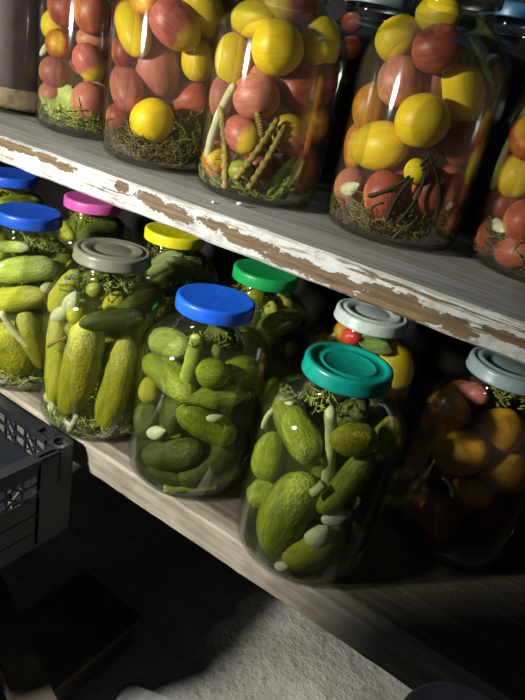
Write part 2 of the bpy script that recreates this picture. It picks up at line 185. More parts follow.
('I','cuke','cukegr',[-0.64,0.2373,0.1886],[0.046,0.521,0.852],[0.721,-0.608,0.333],0.0241,0.0154,'green cucumber left under the lid',''),
('I','cuke','cukegr',[-0.5888,0.2523,0.2208],[0.364,0.599,0.713],[0.683,-0.692,0.232],0.0135,0.0084,'small green cucumber at the right shoulder',''),
('I','cuke','cukeshade',[-0.579,0.2239,0.1908],[0.324,0.877,0.355],[0.805,-0.453,0.384],0.0377,0.0182,'dark cucumber at the centre',''),
('I','cuke','cukeshade',[-0.5836,0.2638,0.1793],[-0.141,0.251,0.958],[0.676,-0.682,0.278],0.0311,0.0173,'dark cucumber at the right',''),
('I','dill','dillg',[-0.6057,0.234,0.2025],[0.68,0.733,0.025],[0.703,-0.661,0.262],0.0369,0.0117,'dark dill under the lid',''),
('J','cuke','cukegr',[-0.7436,0.1928,0.1957],[0.199,0.977,0.081],[0.927,-0.215,0.307],0.0413,0.0138,'green cucumber lying under the lid',''),
('J','dill','dillg',[-0.7824,0.2144,0.2038],[0.599,0.8,0.028],[0.774,-0.588,0.235],0.0394,0.0107,'yellow green dill under the lid',''),
('J','cuke','cukeshade',[-0.758,0.233,0.1812],[0.094,0.48,0.872],[0.761,-0.6,0.248],0.0254,0.0145,'dark cucumber at the right',''),
('V1','tom','tomred',[-0.2804,0.372,0.5651],[0.973,-0.214,0.093],[-0.195,-0.965,-0.178],0.0177,0.0124,'dark red tomato between the two front jars',''),
('V1','tom','tomred',[-0.2582,0.344,0.5321],[0.986,0.067,0.155],[0.086,-0.99,-0.115],0.0175,0.0149,'dim red tomato lower down',''),
('A','cuke','cukeshade',[-0.5496,0.071,0.1857],[-0.416,-0.897,0.151],[0.886,-0.363,0.288],0.0324,0.0136,'partly hidden cucumber in a gap','deep'),
('A','cuke','cukeol',[-0.5027,0.0576,0.1372],[-0.556,-0.811,-0.181],[0.721,-0.579,0.38],0.0425,0.0167,'partly hidden cucumber in a gap','deep'),
('A','cuke','cukeol',[-0.5141,0.0578,0.0825],[0.764,-0.232,0.602],[-0.007,-0.936,-0.353],0.042,0.0167,'partly hidden cucumber in a gap','deep'),
('A','cuke','cukeol',[-0.5768,0.0409,0.1868],[-0.768,0.579,0.274],[0.245,-0.129,0.961],0.0257,0.0142,'partly hidden cucumber in a gap','deep'),
('A','cuke','cukeshade',[-0.5343,0.0616,0.1288],[-0.127,-0.232,-0.964],[0.725,-0.685,0.069],0.0296,0.0154,'partly hidden cucumber in a gap','deep'),
('A','cuke','cukeol',[-0.5525,0.0203,0.1165],[-0.588,-0.784,0.199],[0.783,-0.491,0.381],0.0297,0.0159,'partly hidden cucumber in a gap','deep'),
('A','cuke','cukeshade',[-0.5637,0.0481,0.1579],[0.804,-0.58,-0.134],[0.096,-0.095,0.991],0.0368,0.0157,'partly hidden cucumber in a gap','deep'),
('A','cuke','cukeshade',[-0.5712,0.09,0.0825],[0.355,0.008,-0.935],[0.77,-0.57,0.287],0.0323,0.0163,'partly hidden cucumber in a gap','deep'),
('B','cuke','cukeol',[-0.3701,0.0641,0.1582],[-0.238,0.197,0.951],[0.663,-0.683,0.307],0.0318,0.0166,'partly hidden cucumber in a gap','deep'),
('B','cuke','cukeol',[-0.3848,0.0195,0.166],[-0.441,0.894,-0.077],[0.607,0.361,0.708],0.0285,0.0137,'partly hidden cucumber in a gap','deep'),
('B','cuke','cukeshade',[-0.397,0.0643,0.1987],[-0.24,0.961,0.141],[0.732,0.083,0.676],0.0269,0.0139,'partly hidden cucumber in a gap','deep'),
('B','cuke','cukeol',[-0.4272,0.073,0.1643],[-0.118,-0.013,0.993],[0.741,-0.667,0.079],0.0334,0.0162,'partly hidden cucumber in a gap','deep'),
('B','cuke','cukeol',[-0.3806,0.0799,0.1023],[-0.201,0.915,-0.349],[0.909,0.307,0.281],0.032,0.0158,'partly hidden cucumber in a gap','deep'),
('B','cuke','cukeol',[-0.4096,0.094,0.1688],[-0.234,0.243,0.942],[0.66,-0.672,0.337],0.0355,0.0141,'partly hidden cucumber in a gap','deep'),
('B','cuke','cukeol',[-0.415,0.043,0.1239],[0.358,-0.83,0.427],[0.903,0.425,0.069],0.0254,0.0134,'partly hidden cucumber in a gap','deep'),
('B','cuke','cukeol',[-0.3938,0.0721,0.142],[0.633,0.3,-0.713],[0.694,-0.629,0.351],0.029,0.0131,'partly hidden cucumber in a gap','deep'),
('B','cuke','cukeshade',[-0.3675,0.1084,0.123],[0.851,-0.499,0.164],[-0.463,-0.565,0.684],0.0348,0.0153,'partly hidden cucumber in a gap','deep'),
('C','cuke','cukeshade',[-0.206,0.0711,0.1953],[-0.873,0.408,-0.268],[-0.481,-0.81,0.336],0.0255,0.013,'partly hidden cucumber in a gap','deep'),
('C','cuke','cukeshade',[-0.2238,0.0932,0.1782],[0.072,0.002,0.997],[0.526,-0.85,-0.037],0.0307,0.0152,'partly hidden cucumber in a gap','deep'),
('C','cuke','cukeshade',[-0.2058,0.0708,0.1572],[0.172,-0.313,0.934],[0.538,-0.764,-0.355],0.0299,0.0132,'partly hidden cucumber in a gap','deep'),
('C','cuke','cukeshade',[-0.2164,0.1205,0.1504],[-0.093,-0.056,-0.994],[0.483,-0.876,0.004],0.0262,0.0135,'partly hidden cucumber in a gap','deep'),
('C','cuke','cukeshade',[-0.2466,0.0626,0.1512],[0.31,-0.384,-0.87],[0.517,-0.7,0.493],0.0272,0.0143,'partly hidden cucumber in a gap','deep'),
('C','cuke','cukeshade',[-0.2328,0.0457,0.0934],[0.04,0.998,-0.056],[0.75,0.007,0.661],0.0303,0.0154,'partly hidden cucumber in a gap','deep'),
('C','cuke','cukeshade',[-0.2174,0.0447,0.0436],[0.039,0.576,0.817],[0.477,-0.729,0.491],0.0371,0.0145,'partly hidden cucumber in a gap','deep'),
('C','cuke','cukeshade',[-0.1994,0.062,0.1243],[0.379,0.317,-0.869],[0.746,-0.66,0.085],0.0412,0.0164,'partly hidden cucumber in a gap','deep'),
('C','cuke','cukeshade',[-0.1912,0.0701,0.0639],[0.049,0.465,0.884],[0.446,-0.802,0.397],0.0252,0.014,'partly hidden cucumber in a gap','deep'),
('D','cuke','cukeshade',[-0.0238,0.0628,0.175],[-0.58,0.177,-0.795],[-0.167,-0.981,-0.097],0.0305,0.0161,'partly hidden cucumber in a gap','deep'),
('D','cuke','cukeshade',[-0.0612,0.0559,0.1828],[-0.025,0.667,-0.745],[0.716,-0.507,-0.479],0.0319,0.014,'partly hidden cucumber in a gap','deep'),
('D','cuke','cukeshade',[-0.0315,0.0503,0.1395],[-0.312,-0.228,0.922],[0.569,-0.822,-0.011],0.0275,0.014,'partly hidden cucumber in a gap','deep'),
('D','cuke','cukeshade',[-0.0059,0.0955,0.1682],[-0.617,0.364,0.698],[0.161,-0.81,0.565],0.0375,0.0144,'partly hidden cucumber in a gap','deep'),
('D','cuke','cukeshade',[-0.0183,0.05,0.0947],[-0.9,0.412,0.141],[-0.19,-0.663,0.724],0.028,0.0152,'partly hidden cucumber in a gap','deep'),
('D','cuke','cukeshade',[-0.0542,0.0561,0.1341],[-0.222,-0.174,0.959],[0.533,-0.846,-0.03],0.0384,0.0167,'partly hidden cucumber in a gap','deep'),
('D','cuke','cukeshade',[-0.0364,0.0905,0.1696],[0.437,-0.478,0.762],[-0.207,-0.878,-0.432],0.0308,0.013,'partly hidden cucumber in a gap','deep'),
('D','cuke','cukeshade',[-0.029,0.1063,0.0845],[-0.52,-0.03,-0.854],[-0.054,-0.996,0.068],0.0298,0.0144,'partly hidden cucumber in a gap','deep'),
('D','cuke','cukeshade',[-0.0186,0.0708,0.0609],[0.294,0.468,-0.833],[0.758,-0.646,-0.095],0.0319,0.0168,'partly hidden cucumber in a gap','deep'),
('E','tom','tomred',[0.0604,0.1822,0.0309],[-0.42,-0.711,-0.564],[0.216,-0.682,0.699],0.0208,0.0198,'partly hidden tomato in a gap','deep'),
('E','tom','tomred',[0.1004,0.2405,0.1759],[-0.796,-0.537,0.28],[0.603,-0.744,0.287],0.0183,0.0174,'partly hidden tomato in a gap','deep'),
('E','tom','tomred',[0.0486,0.2178,0.0451],[0.034,0.987,-0.159],[0.384,0.134,0.913],0.0202,0.0192,'partly hidden tomato in a gap','deep'),
('E','tom','tomred',[0.063,0.2355,0.172],[-0.357,0.116,-0.927],[-0.075,-0.993,-0.095],0.0218,0.0208,'partly hidden tomato in a gap','deep'),
('E','tom','tomred',[0.0798,0.2512,0.0457],[0.55,0.246,-0.798],[0.491,-0.868,0.071],0.0219,0.0209,'partly hidden tomato in a gap','deep'),
('E','tom','tomred',[0.1244,0.2406,0.0341],[-0.031,-0.984,0.173],[0.18,0.165,0.97],0.0196,0.0187,'partly hidden tomato in a gap','deep'),
('E','tom','tomred',[0.0948,0.199,0.0538],[-0.3,0.035,-0.953],[-0.109,-0.994,-0.002],0.0199,0.0189,'partly hidden tomato in a gap','deep'),
('F','tom','tomred',[-0.0815,0.1892,0.1494],[0.13,0.182,-0.975],[0.44,-0.891,-0.108],0.021,0.02,'partly hidden tomato in a gap','deep'),
('F','tom','tomred',[-0.0915,0.2358,0.1896],[-0.204,0.845,0.495],[0.228,-0.451,0.863],0.0211,0.0201,'partly hidden tomato in a gap','deep'),
('F','tom','tomred',[-0.0474,0.1995,0.1415],[-0.428,0.148,0.892],[0.327,-0.894,0.305],0.0185,0.0176,'partly hidden tomato in a gap','deep'),
('F','tom','tomred',[-0.0614,0.2322,0.1504],[-0.317,0.276,0.907],[0.282,-0.886,0.368],0.0179,0.017,'partly hidden tomato in a gap','deep'),
('F','tom','tomred',[-0.0456,0.246,0.1207],[-0.39,-0.503,-0.771],[0.245,-0.864,0.439],0.0217,0.0207,'partly hidden tomato in a gap','deep'),
('F','tom','tomred',[-0.1157,0.1874,0.0997],[0.83,-0.047,0.555],[-0.178,-0.967,0.184],0.0214,0.0204,'partly hidden tomato in a gap','deep'),
('F','tom','tomred',[-0.1225,0.2434,0.1525],[-0.307,0.098,0.946],[0.395,-0.892,0.221],0.0195,0.0185,'partly hidden tomato in a gap','deep'),
('F','tom','tomred',[-0.0913,0.267,0.1429],[-0.357,-0.441,0.823],[0.639,-0.759,-0.129],0.0218,0.0208,'partly hidden tomato in a gap','deep'),
('G','cuke','cukeshade',[-0.2575,0.2193,0.1486],[-0.08,-0.022,-0.997],[0.478,-0.878,-0.019],0.0326,0.0161,'partly hidden cucumber in a gap','deep'),
('G','cuke','cukeol',[-0.2115,0.2445,0.049],[0.211,0.257,0.943],[0.349,-0.921,0.173],0.0261,0.0143,'partly hidden cucumber in a gap','deep'),
('G','cuke','cukeol',[-0.255,0.2367,0.1849],[0.114,0.872,-0.476],[0.981,-0.175,-0.086],0.0337,0.0147,'partly hidden cucumber in a gap','deep'),
('G','cuke','cukeol',[-0.2384,0.2733,0.171],[0.125,-0.118,0.985],[0.43,-0.888,-0.161],0.0294,0.0153,'partly hidden cucumber in a gap','deep'),
('G','cuke','cukeol',[-0.2303,0.2394,0.1582],[-0.277,-0.176,0.945],[0.585,-0.811,0.02],0.035,0.0154,'partly hidden cucumber in a gap','deep'),
('G','cuke','cukeshade',[-0.246,0.2158,0.1104],[-0.114,-0.808,-0.578],[0.523,-0.543,0.657],0.0336,0.0148,'partly hidden cucumber in a gap','deep'),
('G','cuke','cukeshade',[-0.2874,0.192,0.0839],[-0.675,-0.052,0.736],[0.516,-0.746,0.421],0.0304,0.0134,'partly hidden cucumber in a gap','deep'),
('H','cuke','cukeshade',[-0.4624,0.1936,0.1548],[0.489,-0.185,0.852],[0.407,-0.816,-0.411],0.0312,0.0159,'partly hidden cucumber in a gap','deep'),
('H','cuke','cukeol',[-0.3977,0.2291,0.131],[-0.233,0.051,-0.971],[0.529,-0.831,-0.17],0.0391,0.0167,'partly hidden cucumber in a gap','deep'),
('H','cuke','cukeshade',[-0.3757,0.2172,0.0866],[-0.041,-0.1,-0.994],[0.576,-0.816,0.058],0.031,0.0151,'partly hidden cucumber in a gap','deep'),
('H','cuke','cukeol',[-0.4248,0.2076,0.0846],[0.391,-0.133,0.911],[0.441,-0.842,-0.312],0.0363,0.0148,'partly hidden cucumber in a gap','deep'),
('H','cuke','cukeol',[-0.4216,0.2366,0.0809],[-0.382,0.319,0.867],[0.539,-0.685,0.49],0.0318,0.0163,'partly hidden cucumber in a gap','deep'),
('H','cuke','cukeol',[-0.4338,0.2853,0.124],[0.953,0.111,0.283],[0.044,-0.972,0.231],0.0283,0.0138,'partly hidden cucumber in a gap','deep'),
('H','cuke','cukeol',[-0.4384,0.2229,0.1419],[-0.927,-0.362,0.099],[0.371,-0.843,0.39],0.0311,0.0148,'partly hidden cucumber in a gap','deep'),
('I','cuke','cukeshade',[-0.5709,0.265,0.1372],[-0.589,0.061,-0.806],[0.354,-0.877,-0.324],0.0309,0.0159,'partly hidden cucumber in a gap','deep'),
('I','cuke','cukeshade',[-0.6118,0.2598,0.1445],[0.237,0.576,-0.782],[0.892,-0.448,-0.059],0.0319,0.0157,'partly hidden cucumber in a gap','deep'),
('I','cuke','cukeol',[-0.6363,0.254,0.1348],[-0.055,-0.019,0.998],[0.743,-0.669,0.028],0.0408,0.0162,'partly hidden cucumber in a gap','deep'),
('I','cuke','cukeshade',[-0.6132,0.2115,0.1457],[0.079,-0.766,-0.638],[0.722,-0.397,0.566],0.0256,0.0135,'partly hidden cucumber in a gap','deep'),
('I','cuke','cukeol',[-0.6497,0.2177,0.1361],[0.065,0.126,-0.99],[0.786,-0.617,-0.027],0.0327,0.0135,'partly hidden cucumber in a gap','deep'),
('I','cuke','cukeshade',[-0.6326,0.1966,0.1264],[0.462,0.135,-0.876],[0.734,-0.612,0.293],0.0351,0.0149,'partly hidden cucumber in a gap','deep'),
('I','cuke','cukeshade',[-0.6242,0.2792,0.1793],[0.726,0.464,-0.507],[0.652,-0.697,0.297],0.0373,0.0155,'partly hidden cucumber in a gap','deep'),
('J','cuke','cukeshade',[-0.7732,0.2417,0.1299],[-0.114,-0.208,0.971],[0.834,-0.551,-0.02],0.0301,0.0135,'partly hidden cucumber in a gap','deep'),
('J','cuke','cukeshade',[-0.7773,0.1972,0.1532],[-0.395,-0.047,0.918],[0.767,-0.567,0.301],0.0366,0.0153,'partly hidden cucumber in a gap','deep'),
('J','cuke','cukeshade',[-0.7519,0.1605,0.1694],[-0.778,-0.463,-0.424],[0.475,-0.876,0.085],0.0285,0.0145,'partly hidden cucumber in a gap','deep'),
('U2','tom','tomred',[-0.5664,0.2121,0.4945],[0.36,0.079,-0.93],[0.66,-0.726,0.194],0.0204,0.0194,'partly hidden tomato in a gap','deep'),
('U2','tom','tomred',[-0.6247,0.1996,0.3724],[-0.563,-0.493,0.663],[0.734,-0.667,0.127],0.0184,0.0175,'partly hidden tomato in a gap','deep'),
('U2','tom','tompink',[-0.5845,0.2225,0.3724],[0.802,0.583,0.128],[0.577,-0.812,0.088],0.0217,0.0207,'partly hidden tomato in a gap','deep'),
('U2','tom','tompink',[-0.6133,0.2439,0.4658],[0.813,0.336,-0.476],[0.472,-0.859,0.2],0.018,0.0172,'partly hidden tomato in a gap','deep'),
('U2','tom','tompink',[-0.5937,0.2121,0.418],[-0.545,0.009,-0.839],[0.542,-0.759,-0.36],0.021,0.02,'partly hidden tomato in a gap','deep'),
('U2','tom','tomred',[-0.6045,0.1918,0.4446],[-0.962,-0.273,-0.029],[0.272,-0.962,0.031],0.0214,0.0204,'partly hidden tomato in a gap','deep'),
('U2','tom','tomred',[-0.5845,0.2519,0.4061],[-0.074,-0.989,-0.13],[0.974,-0.1,0.205],0.022,0.021,'partly hidden tomato in a gap','deep'),
('U2','tom','tompink',[-0.5866,0.2258,0.5476],[-0.227,0.383,-0.895],[0.688,-0.588,-0.426],0.0205,0.0195,'partly hidden tomato in a gap','deep'),
('U3','tom','tompink',[-0.3734,0.1922,0.3763],[-0.194,0.126,0.973],[0.597,-0.771,0.219],0.0191,0.0182,'partly hidden tomato in a gap','deep'),
('U3','tom','tomred',[-0.3948,0.1578,0.3847],[-0.009,-0.284,-0.959],[0.652,-0.729,0.209],0.0182,0.0174,'partly hidden tomato in a gap','deep'),
('U3','tom','tompink',[-0.4096,0.2155,0.3686],[0.617,0.78,-0.109],[0.787,-0.607,0.108],0.0196,0.0186,'partly hidden tomato in a gap','deep'),
('U3','tom','tomred',[-0.3896,0.2132,0.5444],[0.07,0.484,-0.872],[0.663,-0.676,-0.323],0.0184,0.0175,'partly hidden tomato in a gap','deep'),
('U3','tom','tomred',[-0.4159,0.2121,0.4575],[0.265,0.893,-0.364],[0.917,-0.35,-0.19],0.0198,0.0189,'partly hidden tomato in a gap','deep'),
('U3','tom','tomred',[-0.446,0.1621,0.383],[0.121,-0.047,0.992],[0.668,-0.735,-0.116],0.02,0.019,'partly hidden tomato in a gap','deep'),
('U3','tom','tompink',[-0.3941,0.2188,0.4818],[0.73,-0.433,-0.528],[0.068,-0.724,0.687],0.0211,0.0201,'partly hidden tomato in a gap','deep'),
('U4','tom','tomred',[-0.2375,0.1357,0.3828],[-0.536,0.038,-0.843],[0.333,-0.909,-0.252],0.0181,0.0173,'partly hidden tomato in a gap','deep'),
('U4','tom','tompink',[-0.2379,0.1678,0.4176],[0.387,-0.372,0.843],[0.357,-0.783,-0.51],0.0207,0.0197,'partly hidden tomato in a gap','deep'),
('U4','tom','tomred',[-0.2335,0.2081,0.3681],[0.882,0.316,0.349],[0.31,-0.948,0.076],0.0189,0.018,'partly hidden tomato in a gap','deep'),
('U4','tom','tomred',[-0.2763,0.1516,0.4051],[-0.306,-0.566,-0.765],[0.641,-0.717,0.274],0.02,0.019,'partly hidden tomato in a gap','deep'),
('U4','tom','tompink',[-0.2656,0.1544,0.4723],[0.832,-0.514,-0.211],[-0.389,-0.81,0.439],0.0205,0.0195,'partly hidden tomato in a gap','deep'),
('U4','tom','tompink',[-0.267,0.2054,0.372],[-0.556,0.169,-0.814],[0.259,-0.895,-0.362],0.0179,0.0171,'partly hidden tomato in a gap','deep'),
('U4','tom','tomred',[-0.2552,0.1592,0.3777],[-0.246,-0.325,-0.913],[0.538,-0.83,0.151],0.0191,0.0182,'partly hidden tomato in a gap','deep'),
('U5','tom','tomred',[-0.0406,0.2208,0.525],[-0.509,0.79,-0.342],[-0.371,-0.559,-0.741],0.0181,0.0173,'partly hidden tomato in a gap','deep'),
('U5','tom','tompink',[-0.0801,0.1806,0.5006],[0.122,-0.324,-0.938],[0.315,-0.884,0.346],0.0209,0.0199,'partly hidden tomato in a gap','deep'),
('U5','tom','tompink',[-0.0703,0.1881,0.3842],[-0.018,0.013,1.0],[0.324,-0.946,0.018],0.0182,0.0173,'partly hidden tomato in a gap','deep'),
('U5','tom','tomred',[-0.0761,0.2201,0.439],[-0.056,-0.766,0.641],[0.538,-0.563,-0.627],0.02,0.019,'partly hidden tomato in a gap','deep'),
('U5','tom','tomred',[-0.0803,0.1784,0.4207],[-0.881,0.117,-0.459],[-0.066,-0.99,-0.127],0.0183,0.0174,'partly hidden tomato in a gap','deep'),
]
JAR_AT={'A': [-0.5384, 0.0574, 0.0, 0.95, 1.0335], 'B': [-0.38, 0.0613, 0.0, 1.035, 1.0172], 'C': [-0.2169, 0.0671, 0.0, 1.035, 1.0], 'D': [-0.0357, 0.0564, 0.0, 1.025, 0.9933], 'E': [0.0936, 0.2094, 0.0, 0.9966, 1.0115], 'F': [-0.0833, 0.2206, 0.0, 1.0, 1.0], 'G': [-0.2467, 0.2203, 0.0, 1.0, 1.0], 'H': [-0.4261, 0.2344, 0.0, 1.0, 1.0], 'I': [-0.6074, 0.2345, 0.0, 1.0, 1.0], 'J': [-0.777, 0.1996, 0.0, 1.0, 1.0], 'U2': [-0.6067, 0.2138, 0.3426, 1.03, 1.09], 'U3': [-0.421, 0.1738, 0.3426, 1.0306, 1.0924], 'U4': [-0.2577, 0.1695, 0.3426, 0.9961, 1.0086], 'U5': [-0.0841, 0.1962, 0.3426, 1.0148, 1.0559], 'U6': [0.077, 0.2351, 0.3426, 1.0302, 1.0903], 'U1': [-0.7827, 0.2138, 0.3426, 1.0, 1.09], 'V1': [-0.262, 0.4, 0.3426, 1, 1.09], 'V2': [-0.07, 0.4, 0.3426, 1, 1.12]}
IN_JAR={'U2': 'in the upper jar with a pale leaf', 'U3': 'in the upper jar with rooty brown dill', 'U4': 'in the upper jar with dill stalks', 'U5': 'in the upper jar with a dark leaf', 'U6': 'in the upper jar at the right edge', 'A': 'in the jar at the left edge', 'B': 'in the frosted-lid jar', 'C': 'in the bright-blue-lid jar', 'D': 'in the teal-lid jar', 'E': 'in the grey-lid jar', 'F': 'in the clear-lid jar', 'G': 'in the green-lid jar', 'H': 'in the yellow-lid jar', 'I': 'in the pink-lid jar', 'J': 'in the far left blue-lid jar', 'V1': 'in the back-row jar', 'V2': 'in the blue-lid back-row jar'}
CRUMBS=[(-0.2265, 0.0933, 0.0032, 'larger white paint crumb in front of the dill stalk jar'), (-0.2412, 0.0641, 0.0022, 'smaller white paint crumb nearer the shelf edge')]
CAM={'loc': [0.1584, -0.4844, 0.4869], 'M': [[0.81574, 0.54558, 0.19211], [0.37888, -0.25306, -0.89017], [-0.43705, 0.79894, -0.41314]], 'f': 611.23, 'Hs': 0.3426, 'yU': 0.0306, 'T': 0.0329, 't': 0.0419}

# ---------------------------------------------------------------- camera, world, light, exposure
cam = bpy.data.cameras.new('camera'); cam_o = bpy.data.objects.new('camera', cam); col.objects.link(cam_o)
R_, D_, F_ = [Vector(r) for r in CAM['M']]
mw = Matrix(((R_.x, -D_.x, -F_.x), (R_.y, -D_.y, -F_.y), (R_.z, -D_.z, -F_.z))).to_4x4()
mw.translation = Vector(CAM['loc'])
cam_o.matrix_world = mw
cam.sensor_fit = 'VERTICAL'; cam.sensor_height = 36; cam.lens = CAM['f'] / 700 * 36
cam.clip_start = .01; cam.clip_end = 50
sc.camera = cam_o
w = bpy.data.worlds.new('cellar_dark'); sc.world = w; w.use_nodes = True
w.node_tree.nodes['Background'].inputs[0].default_value = (.55, .7, 1, 1)
w.node_tree.nodes['Background'].inputs[1].default_value = .042
def lamp(name, loc, energy, radius, color, target=None, size=None, blend=.5):
    l = bpy.data.lights.new(name, 'SPOT' if target else 'POINT'); l.energy = energy; l.shadow_soft_size = radius; l.color = color
    o = bpy.data.objects.new(name, l); col.objects.link(o); o.location = loc
    if target:
        o.rotation_euler = (Vector(target) - Vector(loc)).to_track_quat('-Z', 'Y').to_euler()
        l.spot_size = math.radians(size); l.spot_blend = blend
    return o
lamp('torch_light', (-.63, -.80, .56), 80, .042, (1, .985, .94), target=(-.47, .1, .13), size=84, blend=.75)
sc.view_settings.view_transform = 'Standard'; sc.view_settings.look = 'None'
sc.view_settings.gamma = 1; sc.view_settings.exposure = 0.0
sc.view_settings.use_curve_mapping = False
try:
    sc.cycles.transparent_max_bounces = 40
    sc.cycles.max_bounces = 10
except Exception: pass

# ---------------------------------------------------------------- node helpers
def mat(name):
    m = bpy.data.materials.new(name); m.use_nodes = True
    nt = m.node_tree; b = nt.nodes['Principled BSDF']
    return m, nt, b
def N(nt, t, **kw):
    n = nt.nodes.new(t)
    for k, v in kw.items():
        if k in n.inputs.keys(): n.inputs[k].default_value = v
        else: setattr(n, k, v)
    return n
def ramp(nt, fac, stops, interp='LINEAR'):
    r = nt.nodes.new('ShaderNodeValToRGB'); r.color_ramp.interpolation = interp
    e = r.color_ramp.elements
    while len(e) < len(stops): e.new(.5)
    for i, (p, c) in enumerate(stops):
        e[i].position = p; e[i].color = (*c, 1) if len(c) == 3 else c
    nt.links.new(fac, r.inputs[0]); return r.outputs[0]
def noise_tex(nt, vec, scale, detail=4, rough=.6):
    n = nt.nodes.new('ShaderNodeTexNoise'); n.inputs['Scale'].default_value = scale
    n.inputs['Detail'].default_value = detail; n.inputs['Roughness'].default_value = rough
    nt.links.new(vec, n.inputs['Vector']); return n.outputs['Fac']
def mapping(nt, src, scale=(1, 1, 1), loc=(0, 0, 0), rot=(0, 0, 0)):
    m = nt.nodes.new('ShaderNodeMapping'); m.inputs['Scale'].default_value = scale
    m.inputs['Location'].default_value = loc; m.inputs['Rotation'].default_value = rot
    nt.links.new(src, m.inputs[0]); return m.outputs[0]
def mixc(nt, fac, a, b, mode='MIX'):
    m = nt.nodes.new('ShaderNodeMix'); m.data_type = 'RGBA'; m.blend_type = mode
    for s, v in ((m.inputs[0], fac), (m.inputs[6], a), (m.inputs[7], b)):
        if isinstance(v, (int, float)): s.default_value = v
        elif isinstance(v, tuple): s.default_value = (*v, 1) if len(v) == 3 else v
        else: nt.links.new(v, s)
    return m.outputs[2]
def math_(nt, op, a, b=None, clamp=False):
    m = nt.nodes.new('ShaderNodeMath'); m.operation = op; m.use_clamp = clamp
    for s, v in ((m.inputs[0], a), (m.inputs[1], b)):
        if v is None: continue
        if isinstance(v, (int, float)): s.default_value = v
        else: nt.links.new(v, s)
    return m.outputs[0]
def bump(nt, b, h, strength, dist=.002):
    n = nt.nodes.new('ShaderNodeBump'); n.inputs['Strength'].default_value = strength; n.inputs['Distance'].default_value = dist
    nt.links.new(h, n.inputs['Height']); nt.links.new(n.outputs[0], b.inputs['Normal'])
def objco(nt): return nt.nodes.new('ShaderNodeTexCoord').outputs['Object']
def objrand(nt): return nt.nodes.new('ShaderNodeObjectInfo').outputs['Random']

# ---------------------------------------------------------------- materials
M = {}
def plain(key, c, rough=.5, spec=.5, vary=.25, scale=60):
    m, nt, b = mat(key); oc = objco(nt)
    n = noise_tex(nt, oc, scale)
    cc = ramp(nt, n, [(.3, tuple(x * (1 - vary) for x in c)), (.7, tuple(min(1, x * (1 + vary)) for x in c))])
    nt.links.new(cc, b.inputs['Base Color']); b.inputs['Roughness'].default_value = rough
    b.inputs['Specular IOR Level'].default_value = spec
    M[key] = m; return m
def tomato_mat(key, skin, dark, spot=None, spot_axis='Z', amount=.5, scar=False):
    m, nt, b = mat(key); oc = objco(nt)
    sep = nt.nodes.new('ShaderNodeSeparateXYZ'); nt.links.new(oc, sep.inputs[0])
    n1 = noise_tex(nt, mapping(nt, oc, (2.5, 2.5, .8)), 1.6, 3)
    c = mixc(nt, ramp(nt, n1, [(.35, (0, 0, 0)), (.68, (1, 1, 1))]), skin, dark)
    n2 = noise_tex(nt, oc, 2.2, 3)
    if spot:
        ax = sep.outputs[spot_axis]
        f = math_(nt, 'ADD', ax, math_(nt, 'MULTIPLY', math_(nt, 'SUBTRACT', n2, .5), .9))
        fr = ramp(nt, f, [(amount - .18, (0, 0, 0)), (amount + .25, (1, 1, 1))])
        c = mixc(nt, fr, c, spot)
    # pale veins running pole to pole, fine brown specks
    wv = noise_tex(nt, mapping(nt, oc, (7, 7, .5)), 2.0, 2)
    c = mixc(nt, ramp(nt, wv, [(.60, (0, 0, 0)), (.72, (.22, .22, .22))]), c, tuple(min(1, x * 1.5 + .1) for x in skin))
    sp = noise_tex(nt, oc, 9, 2)
    c = mixc(nt, ramp(nt, sp, [(.74, (0, 0, 0)), (.78, (.8, .8, .8))]), c, (.09, .05, .01))
    if scar:
        v = nt.nodes.new('ShaderNodeVectorMath'); v.operation = 'DISTANCE'; nt.links.new(oc, v.inputs[0]); v.inputs[1].default_value = (.1, .93, .45)
        c = mixc(nt, ramp(nt, v.outputs['Value'], [(.14, (1, 1, 1)), (.2, (0, 0, 0))]), c, (.03, .015, .008))
    r = objrand(nt)
    hs = nt.nodes.new('ShaderNodeHueSaturation')
    nt.links.new(math_(nt, 'ADD', .985, math_(nt, 'MULTIPLY', r, .02)), hs.inputs['Hue'])
    hs.inputs['Hue'].default_value = .5
    nt.links.new(math_(nt, 'ADD', .49, math_(nt, 'MULTIPLY', r, .02)), hs.inputs['Hue'])
    nt.links.new(math_(nt, 'ADD', .85, math_(nt, 'MULTIPLY', r, .3)), hs.inputs['Value'])
    nt.links.new(c, hs.inputs['Color'])
    nt.links.new(hs.outputs[0], b.inputs['Base Color'])
    b.inputs['Roughness'].default_value = .42; b.inputs['Specular IOR Level'].default_value = .25
    b.inputs['Subsurface Weight'].default_value = .12; b.inputs['Subsurface Radius'].default_value = (1, .4, .1); b.inputs['Subsurface Scale'].default_value = .006
    M[key] = m
YEL = (.84, .65, .02)
tomato_mat('tomyel', YEL, (.78, .52, .012))
tomato_mat('tomorgy', (.66, .34, .02), (.5, .2, .015))
tomato_mat('tomorg', (.62, .22, .025), (.42, .09, .02), (.8, .5, .03), 'Y', .75)
tomato_mat('tomred', (.34, .075, .042), (.21, .042, .024), (.5, .2, .05), 'X', .85)
tomato_mat('tomredb', (.62, .07, .04), (.5, .04, .02))
tomato_mat('tompink', (.50, .18, .125), (.36, .105, .07), (.55, .28, .08), 'X', .9)
tomato_mat('tombi', (.50, .165, .11), (.36, .09, .055), (.72, .52, .04), 'Z', .45)
tomato_mat('tombiscar', (.55, .14, .06), (.4, .08, .04), (.75, .45, .03), 'Z', .5, scar=True)
tomato_mat('tomgrn', (.30, .33, .03), (.2, .24, .03))
